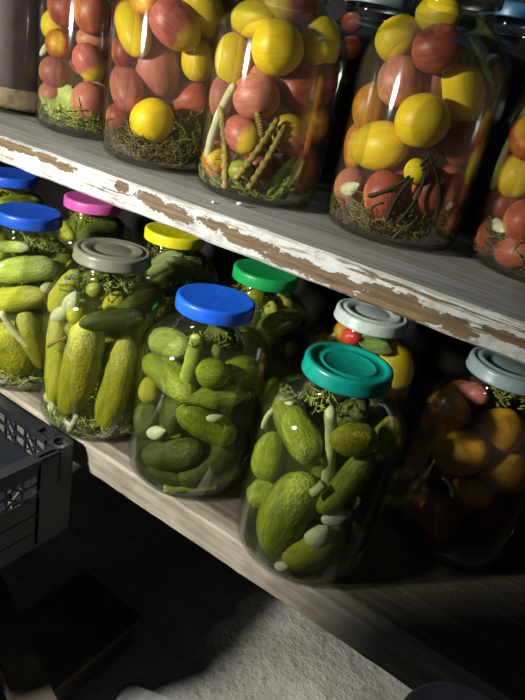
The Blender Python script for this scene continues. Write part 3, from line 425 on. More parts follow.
def cuke_mat(key, a, b_, tip):
    m, nt, b = mat(key); oc = objco(nt)
    sep = nt.nodes.new('ShaderNodeSeparateXYZ'); nt.links.new(oc, sep.inputs[0])
    n1 = noise_tex(nt, mapping(nt, oc, (2.2, 2.2, .45)), 1.5, 4)
    c = mixc(nt, ramp(nt, n1, [(.35, (0, 0, 0)), (.66, (1, 1, 1))]), a, b_)
    ln = noise_tex(nt, mapping(nt, oc, (6, 6, .35)), 1.3, 2)
    f = math_(nt, 'ADD', math_(nt, 'MULTIPLY', sep.outputs['Z'], .28), math_(nt, 'MULTIPLY', math_(nt, 'SUBTRACT', ln, .5), 1.6))
    c = mixc(nt, ramp(nt, f, [(.25, (0, 0, 0)), (.75, (.75, .75, .75))]), c, tip)
    sp = noise_tex(nt, oc, 8, 2)
    c = mixc(nt, ramp(nt, sp, [(.66, (0, 0, 0)), (.72, (.6, .6, .6))]), c, tip)
    r = objrand(nt)
    hs = nt.nodes.new('ShaderNodeHueSaturation'); hs.inputs['Hue'].default_value = .5
    nt.links.new(math_(nt, 'ADD', .8, math_(nt, 'MULTIPLY', r, .4)), hs.inputs['Value'])
    nt.links.new(c, hs.inputs['Color']); nt.links.new(hs.outputs[0], b.inputs['Base Color'])
    b.inputs['Roughness'].default_value = .45; b.inputs['Specular IOR Level'].default_value = .3
    bump(nt, b, noise_tex(nt, oc, 8, 3), .3, .08)
    M[key] = m
cuke_mat('cukegr', (.34, .39, .018), (.17, .22, .010), (.58, .62, .14))
cuke_mat('cukeol', (.42, .40, .018), (.25, .25, .012), (.62, .60, .14))
cuke_mat('cukeyl', (.55, .53, .035), (.36, .37, .02), (.68, .68, .2))
cuke_mat('cukelt', (.42, .48, .08), (.25, .32, .04), (.62, .68, .35))
cuke_mat('cukegy', (.25, .29, .09), (.14, .18, .06), (.42, .46, .25))
cuke_mat('cukeshade', (.10, .12, .013), (.055, .075, .008), (.2, .22, .05))  # cucumber colour darkened to paint in the shade low and deep in the jars
plain('pale', (.66, .68, .42), .5, .4, .1, 1)
plain('cream', (.68, .66, .38), .55, .3, .15, 40)
plain('stalk', (.50, .55, .22), .5, .3, .25, 60)
plain('slice', (.34, .42, .07), .4, .4, .3, 80)
plain('dillstalk', (.30, .22, .05), .6, .2, .5, 200)
plain('dark', (.035, .03, .012), .6, .2, .3, 100)
plain('leafpale', (.40, .50, .12), .5, .3, .25, 80)
plain('leafgrn', (.17, .25, .05), .5, .3, .3, 80)
plain('leafdk', (.11, .17, .04), .5, .3, .4, 120)
plain('dillg', (.24, .27, .045), .6, .2, .5, 80)
plain('dillb', (.15, .12, .035), .7, .15, .5, 80)
plain('dillp', (.48, .52, .16), .6, .2, .4, 80)
plain('crumb', (.8, .8, .78), .7, .3, .1, 80)
plain('sediment', (.20, .15, .085), .9, .1, .3, 90)
plain('dried', (.30, .22, .1), .8, .1, .4, 90)

def lid_mat(key, c, rough=.4, alpha=None, sss=.0):
    m, nt, b = mat(key); oc = objco(nt)
    n = noise_tex(nt, oc, 90, 5)
    c2 = tuple(min(1, x * 1.12 + .008) for x in c); c1 = tuple(x * .9 for x in c)
    cc = ramp(nt, n, [(.35, c1), (.7, c2)])
    n2 = noise_tex(nt, oc, 420, 2)
    cc = mixc(nt, ramp(nt, n2, [(.7, (0, 0, 0)), (.78, (.25, .25, .25))]), cc, (.6, .62, .6))
    nt.links.new(cc, b.inputs['Base Color']); b.inputs['Roughness'].default_value = rough
    bump(nt, b, n, .12, .001)
    M[key] = m
lid_mat('lid_blue', (.008, .13, .78)); lid_mat('lid_deep', (.008, .075, .50))
lid_mat('lid_teal', (.0, .30, .215), .3); lid_mat('lid_green', (.004, .33, .07)); lid_mat('lid_yellow', (.72, .66, .006))
lid_mat('lid_pink', (.60, .10, .36)); lid_mat('lid_frost', (.20, .20, .135), .3); lid_mat('lid_grey', (.22, .29, .29), .35)
lid_mat('lid_clear', (.48, .56, .50), .3); lid_mat('lid_steelblue', (.03, .14, .28), .35)

def glass_mat():
    m = bpy.data.materials.new('jar_glass'); m.use_nodes = True; nt = m.node_tree; nt.nodes.clear()
    out = N(nt, 'ShaderNodeOutputMaterial'); tr = N(nt, 'ShaderNodeBsdfTransparent'); gl = N(nt, 'ShaderNodeBsdfGlossy')
    lw = N(nt, 'ShaderNodeLayerWeight'); lw.inputs['Blend'].default_value = .5
    c = ramp(nt, lw.outputs['Facing'], [(.0, (.99, .995, .985)), (.78, (.97, .98, .96)), (.95, (.88, .92, .84)), (1, (.76, .82, .70))])
    nt.links.new(c, tr.inputs[0]); gl.inputs['Roughness'].default_value = .06
    fr = N(nt, 'ShaderNodeFresnel'); fr.inputs['IOR'].default_value = 1.5
    mx = N(nt, 'ShaderNodeMixShader'); nt.links.new(math_(nt, 'MULTIPLY', fr.outputs[0], .42), mx.inputs[0])
    nt.links.new(tr.outputs[0], mx.inputs[1]); nt.links.new(gl.outputs[0], mx.inputs[2]); nt.links.new(mx.outputs[0], out.inputs[0])
    M['glass'] = m
glass_mat()
def brine_mat(key, color, density, surf=(.97, .98, .94), murk=None):
    m = bpy.data.materials.new(key); m.use_nodes = True; nt = m.node_tree; nt.nodes.clear()
    out = N(nt, 'ShaderNodeOutputMaterial'); tr = N(nt, 'ShaderNodeBsdfTransparent'); tr.inputs[0].default_value = (*surf, 1)
    ab = N(nt, 'ShaderNodeVolumeAbsorption'); ab.inputs[0].default_value = (*color, 1); ab.inputs[1].default_value = density
    nt.links.new(tr.outputs[0], out.inputs[0])
    if murk:
        vs = N(nt, 'ShaderNodeVolumeScatter'); vs.inputs[0].default_value = (*murk[0], 1); vs.inputs[1].default_value = murk[1]
        ad = N(nt, 'ShaderNodeAddShader'); nt.links.new(ab.outputs[0], ad.inputs[0]); nt.links.new(vs.outputs[0], ad.inputs[1]); nt.links.new(ad.outputs[0], out.inputs['Volume'])
    else: nt.links.new(ab.outputs[0], out.inputs['Volume'])
    M[key] = m
brine_mat('brine_green', (.72, .76, .12), 7, murk=((.55, .68, .28), 2.4))
brine_mat('brine_amber', (.85, .6, .35), 4, murk=((.85, .58, .42), 3.4))
brine_mat('brine_brown', (.42, .28, .22), 30)
plain('compote', (.035, .023, .021), .55, .3, .35, 40)

def wood_dark():
    m, nt, b = mat('shelf_wood_grey'); oc = objco(nt)
    g = noise_tex(nt, mapping(nt, oc, (3, 60, 60)), 2.2, 6, .7)
    g2 = noise_tex(nt, mapping(nt, oc, (1.5, 4, 4)), 5, 5, .6)
    c = ramp(nt, g, [(.3, (.17, .16, .14)), (.5, (.32, .305, .27)), (.7, (.45, .43, .39))])
    c = mixc(nt, ramp(nt, g2, [(.45, (0, 0, 0)), (.75, (.6, .6, .6))]), c, (.14, .12, .095))
    nt.links.new(c, b.inputs['Base Color']); b.inputs['Roughness'].default_value = .8
    bump(nt, b, g, .5, .002); M['wood_grey'] = m
    m, nt, b = mat('shelf_wood_brown'); oc = objco(nt)
    g = noise_tex(nt, mapping(nt, oc, (4, 70, 70)), 2.2, 6, .7)
    g2 = noise_tex(nt, mapping(nt, oc, (2, 5, 5)), 6, 5, .6)
    g3 = noise_tex(nt, oc, 260, 3, .6)
    c = ramp(nt, g, [(.3, (.035, .028, .018)), (.52, (.11, .09, .06)), (.72, (.22, .185, .125))])
    c = mixc(nt, ramp(nt, g2, [(.35, (0, 0, 0)), (.75, (.8, .8, .8))]), c, (.09, .07, .045))
    c = mixc(nt, ramp(nt, g3, [(.64, (0, 0, 0)), (.72, (.6, .6, .6))]), c, (.4, .36, .27))
    nt.links.new(c, b.inputs['Base Color']); b.inputs['Roughness'].default_value = .8
    bump(nt, b, g, .6, .002); M['wood_brown'] = m
    m, nt, b = mat('batten_wood'); oc = objco(nt)
    g = noise_tex(nt, mapping(nt, oc, (4, 40, 40)), 2.2, 6, .6)
    c = ramp(nt, g, [(.3, (.20, .17, .12)), (.55, (.36, .32, .235)), (.75, (.46, .42, .32))])
    g2 = noise_tex(nt, mapping(nt, oc, (2, 5, 5)), 7, 4, .6)
    c = mixc(nt, ramp(nt, g2, [(.5, (0, 0, 0)), (.75, (.6, .6, .6))]), c, (.14, .11, .075))
    nt.links.new(c, b.inputs['Base Color']); b.inputs['Roughness'].default_value = .75
    bump(nt, b, g, .3, .001); M['wood_batten'] = m
    m, nt, b = mat('dirty_board'); oc = objco(nt)
    g = noise_tex(nt, mapping(nt, oc, (6, 6, 6)), 2.5, 6, .65)
    c = ramp(nt, g, [(.3, (.055, .04, .028)), (.55, (.115, .085, .06)), (.75, (.19, .15, .11))])
    nt.links.new(c, b.inputs['Base Color']); b.inputs['Roughness'].default_value = .85
    bump(nt, b, g, .5, .004); M['board'] = m
    m, nt, b = mat('floor_earth'); oc = objco(nt)
    g = noise_tex(nt, oc, 7, 8, .65); g2 = noise_tex(nt, oc, 60, 5, .7)
    c = ramp(nt, g, [(.3, (.32, .30, .245)), (.55, (.52, .50, .43)), (.75, (.68, .66, .58))])
    c = mixc(nt, ramp(nt, g2, [(.55, (0, 0, 0)), (.7, (.7, .7, .7))]), c, (.16, .14, .11))
    nt.links.new(c, b.inputs['Base Color']); b.inputs['Roughness'].default_value = .9
    mxh = math_(nt, 'ADD', g, math_(nt, 'MULTIPLY', g2, .4)); bump(nt, b, mxh, .8, .02); M['floor'] = m
wood_dark()
plain('wall', (.03, .028, .026), .9, .1, .4, 6)
plain('black_plastic', (.016, .018, .023), .33, .5, .2, 90)
plain('tin', (.50, .46, .42), .55, .4, .2, 70)
plain('slab', (.34, .35, .33), .8, .2, .25, 50)

def painted():
    # white paint flaked off in patches, bare wood below; patches are (x, z, half length, half height) on the board face
    m, nt, b = mat('flaking_white_paint'); oc = objco(nt)
    sep = nt.nodes.new('ShaderNodeSeparateXYZ'); nt.links.new(oc, sep.inputs[0])
    n = noise_tex(nt, mapping(nt, oc, (38, 30, 75)), 1.0, 9, .8)
    n2 = noise_tex(nt, mapping(nt, oc, (8, 50, 110)), 1.2, 4, .6)
    acc = None
    for (px, pz, a, h) in PATCHES:
        dx = math_(nt, 'DIVIDE', math_(nt, 'SUBTRACT', sep.outputs['X'], px), a)
        dz = math_(nt, 'DIVIDE', math_(nt, 'SUBTRACT', sep.outputs['Z'], pz), h)
        d = math_(nt, 'ADD', math_(nt, 'POWER', math_(nt, 'ABSOLUTE', dx), 2.0), math_(nt, 'POWER', math_(nt, 'ABSOLUTE', dz), 2.0))
        acc = d if acc is None else math_(nt, 'MINIMUM', acc, d)
    f = math_(nt, 'ADD', acc, math_(nt, 'MULTIPLY', math_(nt, 'SUBTRACT', n, .5), 6.5))
    mask = ramp(nt, f, [(.86, (1, 1, 1)), (.90, (0, 0, 0))])            # 1 = bare wood
    chips = ramp(nt, n2, [(.63, (0, 0, 0)), (.65, (1, 1, 1))])
    mask = mixc(nt, 1.0, mask, chips, 'LIGHTEN')
    g = noise_tex(nt, mapping(nt, oc, (5, 60, 90)), 2.0, 5, .7)
    woodc = ramp(nt, g, [(.3, (.055, .034, .012)), (.55, (.16, .10, .038)), (.75, (.26, .18, .08))])
    pn = noise_tex(nt, oc, 55, 6, .7)
    paint = ramp(nt, pn, [(.3, (.30, .30, .24)), (.5, (.50, .50, .45)), (.72, (.60, .60, .565))])
    cr = noise_tex(nt, mapping(nt, oc, (14, 40, 160)), 1.5, 4, .65)
    paint = mixc(nt, ramp(nt, cr, [(.56, (0, 0, 0)), (.64, (.9, .9, .9))]), paint, (.22, .19, .13))
    # on the top face the paint has worn to grey wood
    geo = nt.nodes.new('ShaderNodeNewGeometry'); s2 = nt.nodes.new('ShaderNodeSeparateXYZ'); nt.links.new(geo.outputs['Normal'], s2.inputs[0])
    g4 = noise_tex(nt, mapping(nt, oc, (4, 60, 60)), 2.2, 6, .7)
    topc = ramp(nt, g4, [(.3, (.22, .215, .19)), (.5, (.38, .375, .34)), (.7, (.5, .5, .47))])
    tn = noise_tex(nt, mapping(nt, oc, (10, 40, 10)), 1.5, 5, .65)
    edge = math_(nt, 'SUBTRACT', math_(nt, 'ADD', math_(nt, 'MULTIPLY', math_(nt, 'SUBTRACT', sep.outputs['Y'], CAM['yU']), 60.0), math_(nt, 'MULTIPLY', tn, 1.8)), .0)
    topc = mixc(nt, ramp(nt, edge, [(.75, (1, 1, 1)), (.85, (0, 0, 0))]), topc, (.72, .72, .68))
    c = mixc(nt, mask, paint, woodc)
    up = ramp(nt, s2.outputs['Z'], [(.5, (0, 0, 0)), (.8, (1, 1, 1))])
    c = mixc(nt, up, c, topc)
    nt.links.new(c, b.inputs['Base Color']); b.inputs['Roughness'].default_value = .7
    hh = math_(nt, 'SUBTRACT', 1.0, math_(nt, 'MULTIPLY', mask, 1.0)); bump(nt, b, hh, .6, .0015)
    M['painted'] = m
PATCHES = [(-.545, .336, .050, .0075), (-.475, .335, .022, .006), (-.44, .333, .018, .0055), (-.345, .334, .012, .006), (-.30, .331, .022, .008), (-.265, .327, .025, .009),
           (-.205, .330, .028, .006), (-.165, .325, .045, .0075), (-.11, .321, .050, .0075), (-.055, .320, .045, .009), (-.005, .320, .045, .0115), (.035, .322, .032, .009),
           (.06, .318, .02, .006), (.105, .327, .03, .0045), (.17, .325, .05, .007), (-.7, .333, .05, .006)]
painted()

# ---------------------------------------------------------------- mesh helpers
def obj(name, bm, m, parent=None, smooth=True, loc=None):
    me = bpy.data.meshes.new(name); bmesh.ops.recalc_face_normals(bm, faces=bm.faces); bm.to_mesh(me); bm.free()
    if smooth:
        for p in me.polygons: p.use_smooth = True
    o = bpy.data.objects.new(name, me); col.objects.link(o)
    if m is not None: me.materials.append(M[m] if isinstance(m, str) else m)
    if parent: o.parent = parent
    if loc is not None: o.location = loc
    return o
def tag(o, label, cat=None, group=None, kind=None):
    o['label'] = label
    if cat: o['category'] = cat
    if group: o['group'] = group
    if kind: o['kind'] = kind
    return o
def struct(o): o['kind'] = 'structure'; return o
def thing(name, loc, rz=0):
    o = bpy.data.objects.new(name, None); col.objects.link(o); o.location = loc; o.rotation_euler = (0, 0, rz); o.empty_display_size = .02; return o
def box(bm, x0, x1, y0, y1, z0, z1, bevel=0):
    vs = [bm.verts.new((x, y, z)) for z in (z0, z1) for y in (y0, y1) for x in (x0, x1)]
    for f in ((0, 1, 3, 2), (4, 6, 7, 5), (0, 4, 5, 1), (2, 3, 7, 6), (0, 2, 6, 4), (1, 5, 7, 3)): bm.faces.new([vs[i] for i in f])
    return vs
def lathe(bm, prof, seg=64, closed=False):
    rings = []
    for (r, z) in prof:
        if r < 1e-6: rings.append([bm.verts.new((0, 0, z))])
        else: rings.append([bm.verts.new((r * math.cos(2 * math.pi * i / seg), r * math.sin(2 * math.pi * i / seg), z)) for i in range(seg)])
    pairs = list(zip(rings, rings[1:])) + ([(rings[-1], rings[0])] if closed else [])
    for a, b in pairs:
        for i in range(seg):
            j = (i + 1) % seg
            if len(a) == 1 and len(b) == 1: continue
            if len(a) == 1: bm.faces.new((a[0], b[i], b[j]))
            elif len(b) == 1: bm.faces.new((a[i], b[0], a[j]))
            else: bm.faces.new((a[i], b[i], b[j], a[j]))
def tube(bm, pts, rad, seg=8):
    pts = [Vector(p) for p in pts]; n = len(pts)
    rs = rad if isinstance(rad, (list, tuple)) else [rad] * n
    rings = []; up = Vector((0, 0, 1)); prev = None
    for i, p in enumerate(pts):
        t = (pts[min(i + 1, n - 1)] - pts[max(i - 1, 0)])
        if t.length < 1e-9: t = Vector((0, 0, 1))
        t.normalize()
        if prev is None:
            s = t.cross(up)
            if s.length < .1: s = t.cross(Vector((1, 0, 0)))
        else: s = prev - t * prev.dot(t)
        if s.length < 1e-6: s = t.orthogonal()
        s.normalize(); prev = s; u = t.cross(s)
        rings.append([bm.verts.new(p + (s * math.cos(2 * math.pi * k / seg) + u * math.sin(2 * math.pi * k / seg)) * rs[i]) for k in range(seg)])
    for a, b in zip(rings, rings[1:]):
        for k in range(seg): bm.faces.new((a[k], a[(k + 1) % seg], b[(k + 1) % seg], b[k]))
    if seg > 2: bm.faces.new(rings[0][::-1]); bm.faces.new(rings[-1])
def smooth_curve(P, n=10):
    P = [Vector(p) for p in P]; P = [P[0] * 2 - P[1]] + P + [P[-1] * 2 - P[-2]]; out = []
    for i in range(1, len(P) - 2):
        for k in range(n):
            t = k / n; a, b, c, d = P[i - 1:i + 3]
            out.append(.5 * ((2 * b) + (c - a) * t + (2 * a - 5 * b + 4 * c - d) * t * t + (3 * b - a - 3 * c + d) * t ** 3))
    out.append(P[-2]); return out

# ---------------------------------------------------------------- setting
Hs, yU, T, t_ = CAM['Hs'], CAM['yU'], CAM['T'], CAM['t']
FZ = -.42
def slab(name, x0, x1, y0, y1, z0, z1, m, parent=None, bev=0, loc=None, seg=False):
    bm = bmesh.new(); box(bm, x0, x1, y0, y1, z0, z1)
    if bev: bmesh.ops.bevel(bm, geom=list(bm.edges), offset=bev, segments=2, affect='EDGES')
    return obj(name, bm, m, parent, smooth=False, loc=loc)
def floor_mesh():
    bm = bmesh.new(); nx, ny = 110, 90; g = []
    for j in range(ny + 1):
        for i in range(nx + 1):
            x = -1.5 + 2.4 * i / nx; y = -1.1 + 1.9 * j / ny
            g.append(bm.verts.new((x, y, FZ + .010 * noise.noise(Vector((x * 6, y * 6, 0))) + .005 * noise.noise(Vector((x * 22, y * 22, 3))))))
    for j in range(ny):
        for i in range(nx):
            a = j * (nx + 1) + i; bm.faces.new((g[a], g[a + 1], g[a + nx + 2], g[a + nx + 1]))
    return obj('floor', bm, 'floor')
struct(floor_mesh())
struct(slab('wall_back', -1.5, .9, .66, .72, FZ - .05, 1.3, 'wall'))
struct(slab('wall_left', -1.56, -1.5, -.3, .72, FZ - .05, 1.3, 'wall'))
struct(slab('wall_right', .9, .96, -.3, .72, FZ - .05, 1.3, 'wall'))

# shelf boards (rough edges)
def plank(name, x0, x1, y0, y1, z0, z1, m, parent, seed=0, amp=.0012, bev=.0025):
    bm = bmesh.new(); n = 160; rows = []
    prof = [(y0, z0 + bev), (y0, z1 - bev), (y0 + bev, z1), (y1, z1), (y1, z0), (y0 + bev, z0)]
    for i in range(n + 1):
        x = x0 + (x1 - x0) * i / n; r = []
        for k, (y, z) in enumerate(prof):
            a = amp * noise.noise(Vector((x * 45, seed + k * 3.1, 0))) + amp * .8 * noise.noise(Vector((x * 9, seed + 7 + k, 2)))
            fz = .4 if k < 3 or k == 5 else .1
            r.append(bm.verts.new((x, y + (a if k in (0, 1, 2, 5) else 0), z + a * fz)))
        rows.append(r)
    for a, b in zip(rows, rows[1:]):
        for k in range(6): bm.faces.new((a[k], b[k], b[(k + 1) % 6], a[(k + 1) % 6]))
    bm.faces.new(rows[0]); bm.faces.new(rows[-1][::-1])
    return obj(name, bm, m, parent, smooth=False)
us = thing('upper_shelf', (0, 0, 0)); tag(us, 'upper shelf with flaking white painted front edge carrying the tomato jars', 'shelf')
plank('front_board', -1.5, .9, yU, yU + .062, Hs - T, Hs, 'painted', us, 1)
plank('rear_board', -1.5, .9, yU + .066, yU + .27, Hs - T + .006, Hs - .0015, 'wood_grey', us, 5, bev=.002)
plank('rear_board', -1.5, .9, yU + .274, .655, Hs - T + .006, Hs - .0015, 'wood_grey', us, 6, bev=.002)
ls = thing('lower_shelf', (0, 0, 0)); tag(ls, 'lower brown wooden shelf carrying the pickled cucumber jars', 'shelf')
plank('front_batten', -1.5, .9, 0, .022, -t_, 0, 'wood_batten', ls, 11, .0015, .003)
plank('top_board', -1.5, .9, .0235, .30, -t_ + .01, -.0008, 'wood_brown', ls, 15, .001, .002)
plank('top_board', -1.5, .9, .304, .655, -t_ + .01, -.0008, 'wood_brown', ls, 17, .001, .002)

# ---------------------------------------------------------------- jars
PROF = [(0, .066), (.002, .0695), (.006, .073), (.013, .0755), (.022, .0768), (.05, .077), (.165, .077), (.173, .0762), (.181, .0735), (.189, .0685), (.196, .0615), (.202, .054), (.207, .047), (.211, .0432), (.214, .0420), (.234, .0420)]
def jar_glass(rs, zs):
    bm = bmesh.new(); outer = [(r * rs, z * zs) for z, r in PROF]
    inner = [((r - .0024) * rs, max(z, .006) * zs) for z, r in PROF if z >= .006]
    p = [(0, .003 * zs)] + [(.05 * rs, .002 * zs)] + outer + inner[::-1] + [(.05 * rs, .0065 * zs), (0, .008 * zs)]
    lathe(bm, p, 72); return bm
def brine(rs, zs, level):
    bm = bmesh.new(); pr = [((r - .0029) * rs, max(z, .0085) * zs) for z, r in PROF if z >= .009 and z < level]
    rr = None
    for (z0, r0), (z1, r1) in zip(PROF, PROF[1:]):
        if z0 <= level <= z1: rr = r0 + (r1 - r0) * (level - z0) / (z1 - z0)
    p = [(0, .0085 * zs), (.068 * rs, .0085 * zs)] + pr + [((rr - .0029) * rs, level * zs), (0, (level - .0006) * zs)]
    lathe(bm, p, 64); return bm
def lid_mesh(style):
    bm = bmesh.new()
    if style == 'ring':      # raised rim, recessed disc with a step
        p = [(.0442, 0), (.0468, .0), (.0472, .002), (.0465, .004), (.0462, .013), (.0455, .0155), (.044, .0165), (.0405, .0165), (.039, .0155), (.038, .0135),
             (.036, .013), (.030, .013), (.029, .0138), (.0275, .0145), (.0262, .0138), (.025, .0132), (0, .0132)]
    elif style == 'frost':
        p = [(.0442, 0), (.0468, .0), (.0476, .0015), (.0468, .003), (.0465, .012), (.0455, .0145), (.043, .0155), (.041, .0152), (.0395, .0142),
             (.038, .0142), (.036, .0160), (.034, .0165), (.032, .0158), (.0245, .0150), (.0235, .0142), (.021, .0150), (0, .0150)]
    else:
        p = [(.0442, 0), (.0460, .0), (.0463, .001), (.0463, .0125), (.0458, .0145), (.0446, .0158), (.0425, .0163), (.040, .0159), (.038, .0155), (0, .0157)]
    q = [(0, .011), (.0432, .011), (.0432, 0)]
    lathe(bm, p + q, 72, closed=False)
    bm2 = bm
    if style == 'ring' or style == 'flat':
        # fine grip ribs around the skirt come from small radial waves
        for vtx in bm2.verts:
            r = math.hypot(vtx.co.x, vtx.co.y)
            if r > .0455 and .002 < vtx.co.z < .0135:
                a = math.atan2(vtx.co.y, vtx.co.x); k = 1 + .004 * math.sin(a * 36); vtx.co.x *= k; vtx.co.y *= k
    return bm
JARS = [ # key, lid material, lid style, brine, level, label
 ('A', 'lid_deep', 'flat', 'brine_green', .196, 'three-litre glass jar of cucumbers with a blue lid at the left edge, front row', 'blue lid'),
 ('B', 'lid_frost', 'frost', 'brine_green', .192, 'glass jar of big warty cucumbers under a frosted grey lid', 'frosted translucent grey lid'),
 ('C', 'lid_blue', 'flat', 'brine_green', .196, 'glass jar of mixed cucumbers with a bright blue lid at the centre', 'bright blue lid'),
 ('D', 'lid_teal', 'ring', 'brine_green', .184, 'nearest glass jar of cucumbers with a teal ringed lid', 'teal lid with raised rings'),
 ('E', 'lid_grey', 'frost', 'brine_amber', .19, 'dim glass jar of orange tomatoes with a grey lid at lower right', 'blue grey lid'),
 ('F', 'lid_clear', 'frost', 'brine_amber', .19, 'glass jar under a milky clear lid, directly behind the teal-lidded jar', 'milky clear lid'),
 ('G', 'lid_green', 'flat', 'brine_green', .19, 'glass jar of cucumbers with a green lid in the second row', 'green lid'),
 ('H', 'lid_yellow', 'flat', 'brine_green', .186, 'glass jar of cucumbers with a yellow lid in the second row', 'yellow lid'),
 ('I', 'lid_pink', 'flat', 'brine_green', .19, 'glass jar of cucumbers with a pink lid in the second row', 'pink lid'),
 ('J', 'lid_deep', 'flat', 'brine_green', .19, 'glass jar with a blue lid in the second row at the left edge', 'blue lid'),
 ('U1', None, 'flat', 'compote', .2, 'dark jar of brown compote with sediment at the top left corner', 'lid'),
 ('U2', None, 'flat', 'brine_amber', .2, 'upper glass jar of small red and yellow tomatoes with a pale leaf', 'lid'),
 ('U3', None, 'flat', 'brine_amber', .2, 'upper glass jar of pink and yellow oval tomatoes over brown rooty dill', 'lid'),
 ('U4', None, 'flat', 'brine_amber', .2, 'upper glass jar of tomatoes with knobbly dill stalks and horseradish strip', 'lid'),
 ('U5', None, 'flat', 'brine_amber', .2, 'upper glass jar of yellow and red tomatoes with a dark leaf bundle', 'lid'),
 ('U6', None, 'flat', 'brine_amber', .2, 'upper glass jar of red tomatoes cut off by the right edge', 'lid'),
 ('V1', None, 'flat', 'brine_brown', .19, 'dark jar in the upper back row seen between two tomato jars', 'lid'),
 ('V2', 'lid_steelblue', 'flat', 'brine_brown', .19, 'dark jar with a dull blue lid in the upper back row at right', 'dull blue lid'),
]
glass_cache = {}
for key, lm, style, br, lev, label, ll in JARS:
    x, y, z, rs, zs = JAR_AT[key]
    t = thing('glass_jar', (x, y, z + .0006), random.Random(key).uniform(0, 6)); tag(t, label, 'jar', 'three-litre preserving jars on the shelves')
    k = (rs, zs)
    if k not in glass_cache: glass_cache[k] = obj('jar_glass', jar_glass(rs, zs), 'glass', t)
    else:
        c = glass_cache[k].copy(); col.objects.link(c); c.parent = t
    obj('brine' if br != 'compote' else 'compote', brine(rs, zs, lev), br, t)
    # moulded foot ring under the shoulder and screw bead at the neck
    bm = bmesh.new(); lathe(bm, [(.0421 * rs, .2165 * zs), (.0438 * rs, .2175 * zs), (.0421 * rs, .219 * zs)], 48); obj('neck_bead', bm, 'glass', t)
    lo = obj('lid', lid_mesh(style), lm or 'lid_grey', t); lo.location = (0, 0, .2222 * zs); ks = rs if zs > 1.004 else 1; lo.scale = (ks, ks, 1)
    if zs > 1: lo.location = (0, 0, .2222 * zs + .004)
    lo['label'] = ll if lm else 'screw lid'
    if key == 'U1':
        bm = bmesh.new(); lathe(bm, [(0, .0086), (.0735, .0086), (.0745, .014), (.0747, .034), (.0742, .038)] + [(0, .038)], 64)
        s = obj('sediment', bm, 'sediment', t); s.scale = (1.001, 1.001, 1); s['label'] = 'light brown sediment at the bottom'

# ---------------------------------------------------------------- contents
def cuke_mesh(asp, seed, bend=0, pear=False, warts=.05):
    """radius 1, half length asp, along z"""
    rnd = random.Random(seed); bm = bmesh.new(); nu, nv = 30, 26; rows = []
    W = [(rnd.uniform(-.85, .85) * asp, rnd.uniform(0, 2 * math.pi), rnd.uniform(.6, 1.2)) for _ in range(int(22 * asp))]
    tap = rnd.uniform(-.12, .12)
    for i in range(nv + 1):
        s = -1 + 2 * i / nv; s = math.sin(s * math.pi / 2)
        r = max(0, 1 - abs(s) ** (2.0 + .5 * min(asp, 2.4) / 2)) ** .5 * (1 + tap * s)
        if pear: r = max(0, 1 - abs(s) ** 2.2) ** .5 * (1.0 if s > 0 else 1 - .72 * min(1, -s * 1.35) ** .9)
        z = s * asp; ox = bend * (s * s - .4)
        if i in (0, nv): rows.append([bm.verts.new((ox, 0, z))]); continue
        row = []
        for k in range(nu):
            a = 2 * math.pi * k / nu
            rr = r * (1 + .035 * math.cos(3 * a + seed) + .07 * noise.noise(Vector((math.cos(a) * 1.1, math.sin(a) * 1.1, z * .9 + seed))))
            if warts:
                for (wz, wa, ws) in W:
                    dz = z - wz
                    if abs(dz) < .3:
                        da = (a - wa + math.pi) % (2 * math.pi) - math.pi
                        rr += warts * ws * math.exp(-(dz * dz + da * da * r * r) / .012)
            row.append(bm.verts.new((ox + rr * math.cos(a), rr * math.sin(a), z)))
        rows.append(row)
    for a, b in zip(rows, rows[1:]):
        for k in range(nu):
            j = (k + 1) % nu
            if len(a) == 1: bm.faces.new((a[0], b[j], b[k]))
            elif len(b) == 1: bm.faces.new((a[k], a[j], b[0]))
            else: bm.faces.new((a[k], a[j], b[j], b[k]))
    return bm
def tom_mesh(asp, seed):
    bm = bmesh.new(); bmesh.ops.create_icosphere(bm, subdivisions=4, radius=1)
    for v in bm.verts:
        n = v.co.normalized()
        k = 1 + .035 * noise.noise(n * 1.4 + Vector((seed, 0, 0)))
        a = math.atan2(n.y, n.x); pole = max(0, -n.z - .80) * 5      # stem dimple at one pole
        k -= .05 * pole
        v.co = Vector((n.x * k, n.y * k, n.z * k * asp))
    return bm
def garlic_mesh(asp, seed):
    bm = bmesh.new(); bmesh.ops.create_uvsphere(bm, u_segments=22, v_segments=16, radius=1)
    for v in bm.verts:
        z = v.co.z; k = 1 - .45 * max(0, z) ** 1.5
        v.co = Vector((v.co.x * k + .18 * z * z, v.co.y * k * .62 * (.75 if v.co.y < 0 else 1), z * asp * (1.12 if z > 0 else 1)))
    return bm
def jar_clamp(P, key):
    x, y, z0, rs, zs = JAR_AT[key]; h = math.hypot(P.x - x, P.y - y); zz = (P.z - z0) / zs; R = .04
    for (za, ra), (zb, rb) in zip(PROF, PROF[1:]):
        if za <= zz <= zb: R = ra + (rb - ra) * (zz - za) / (zb - za)
    R = (R - .0042) * rs
    if h > R: P.x = x + (P.x - x) * R / h; P.y = y + (P.y - y) * R / h
    P.z = max(z0 + .0095 * zs, min(P.z, z0 + .215 * zs)); return P
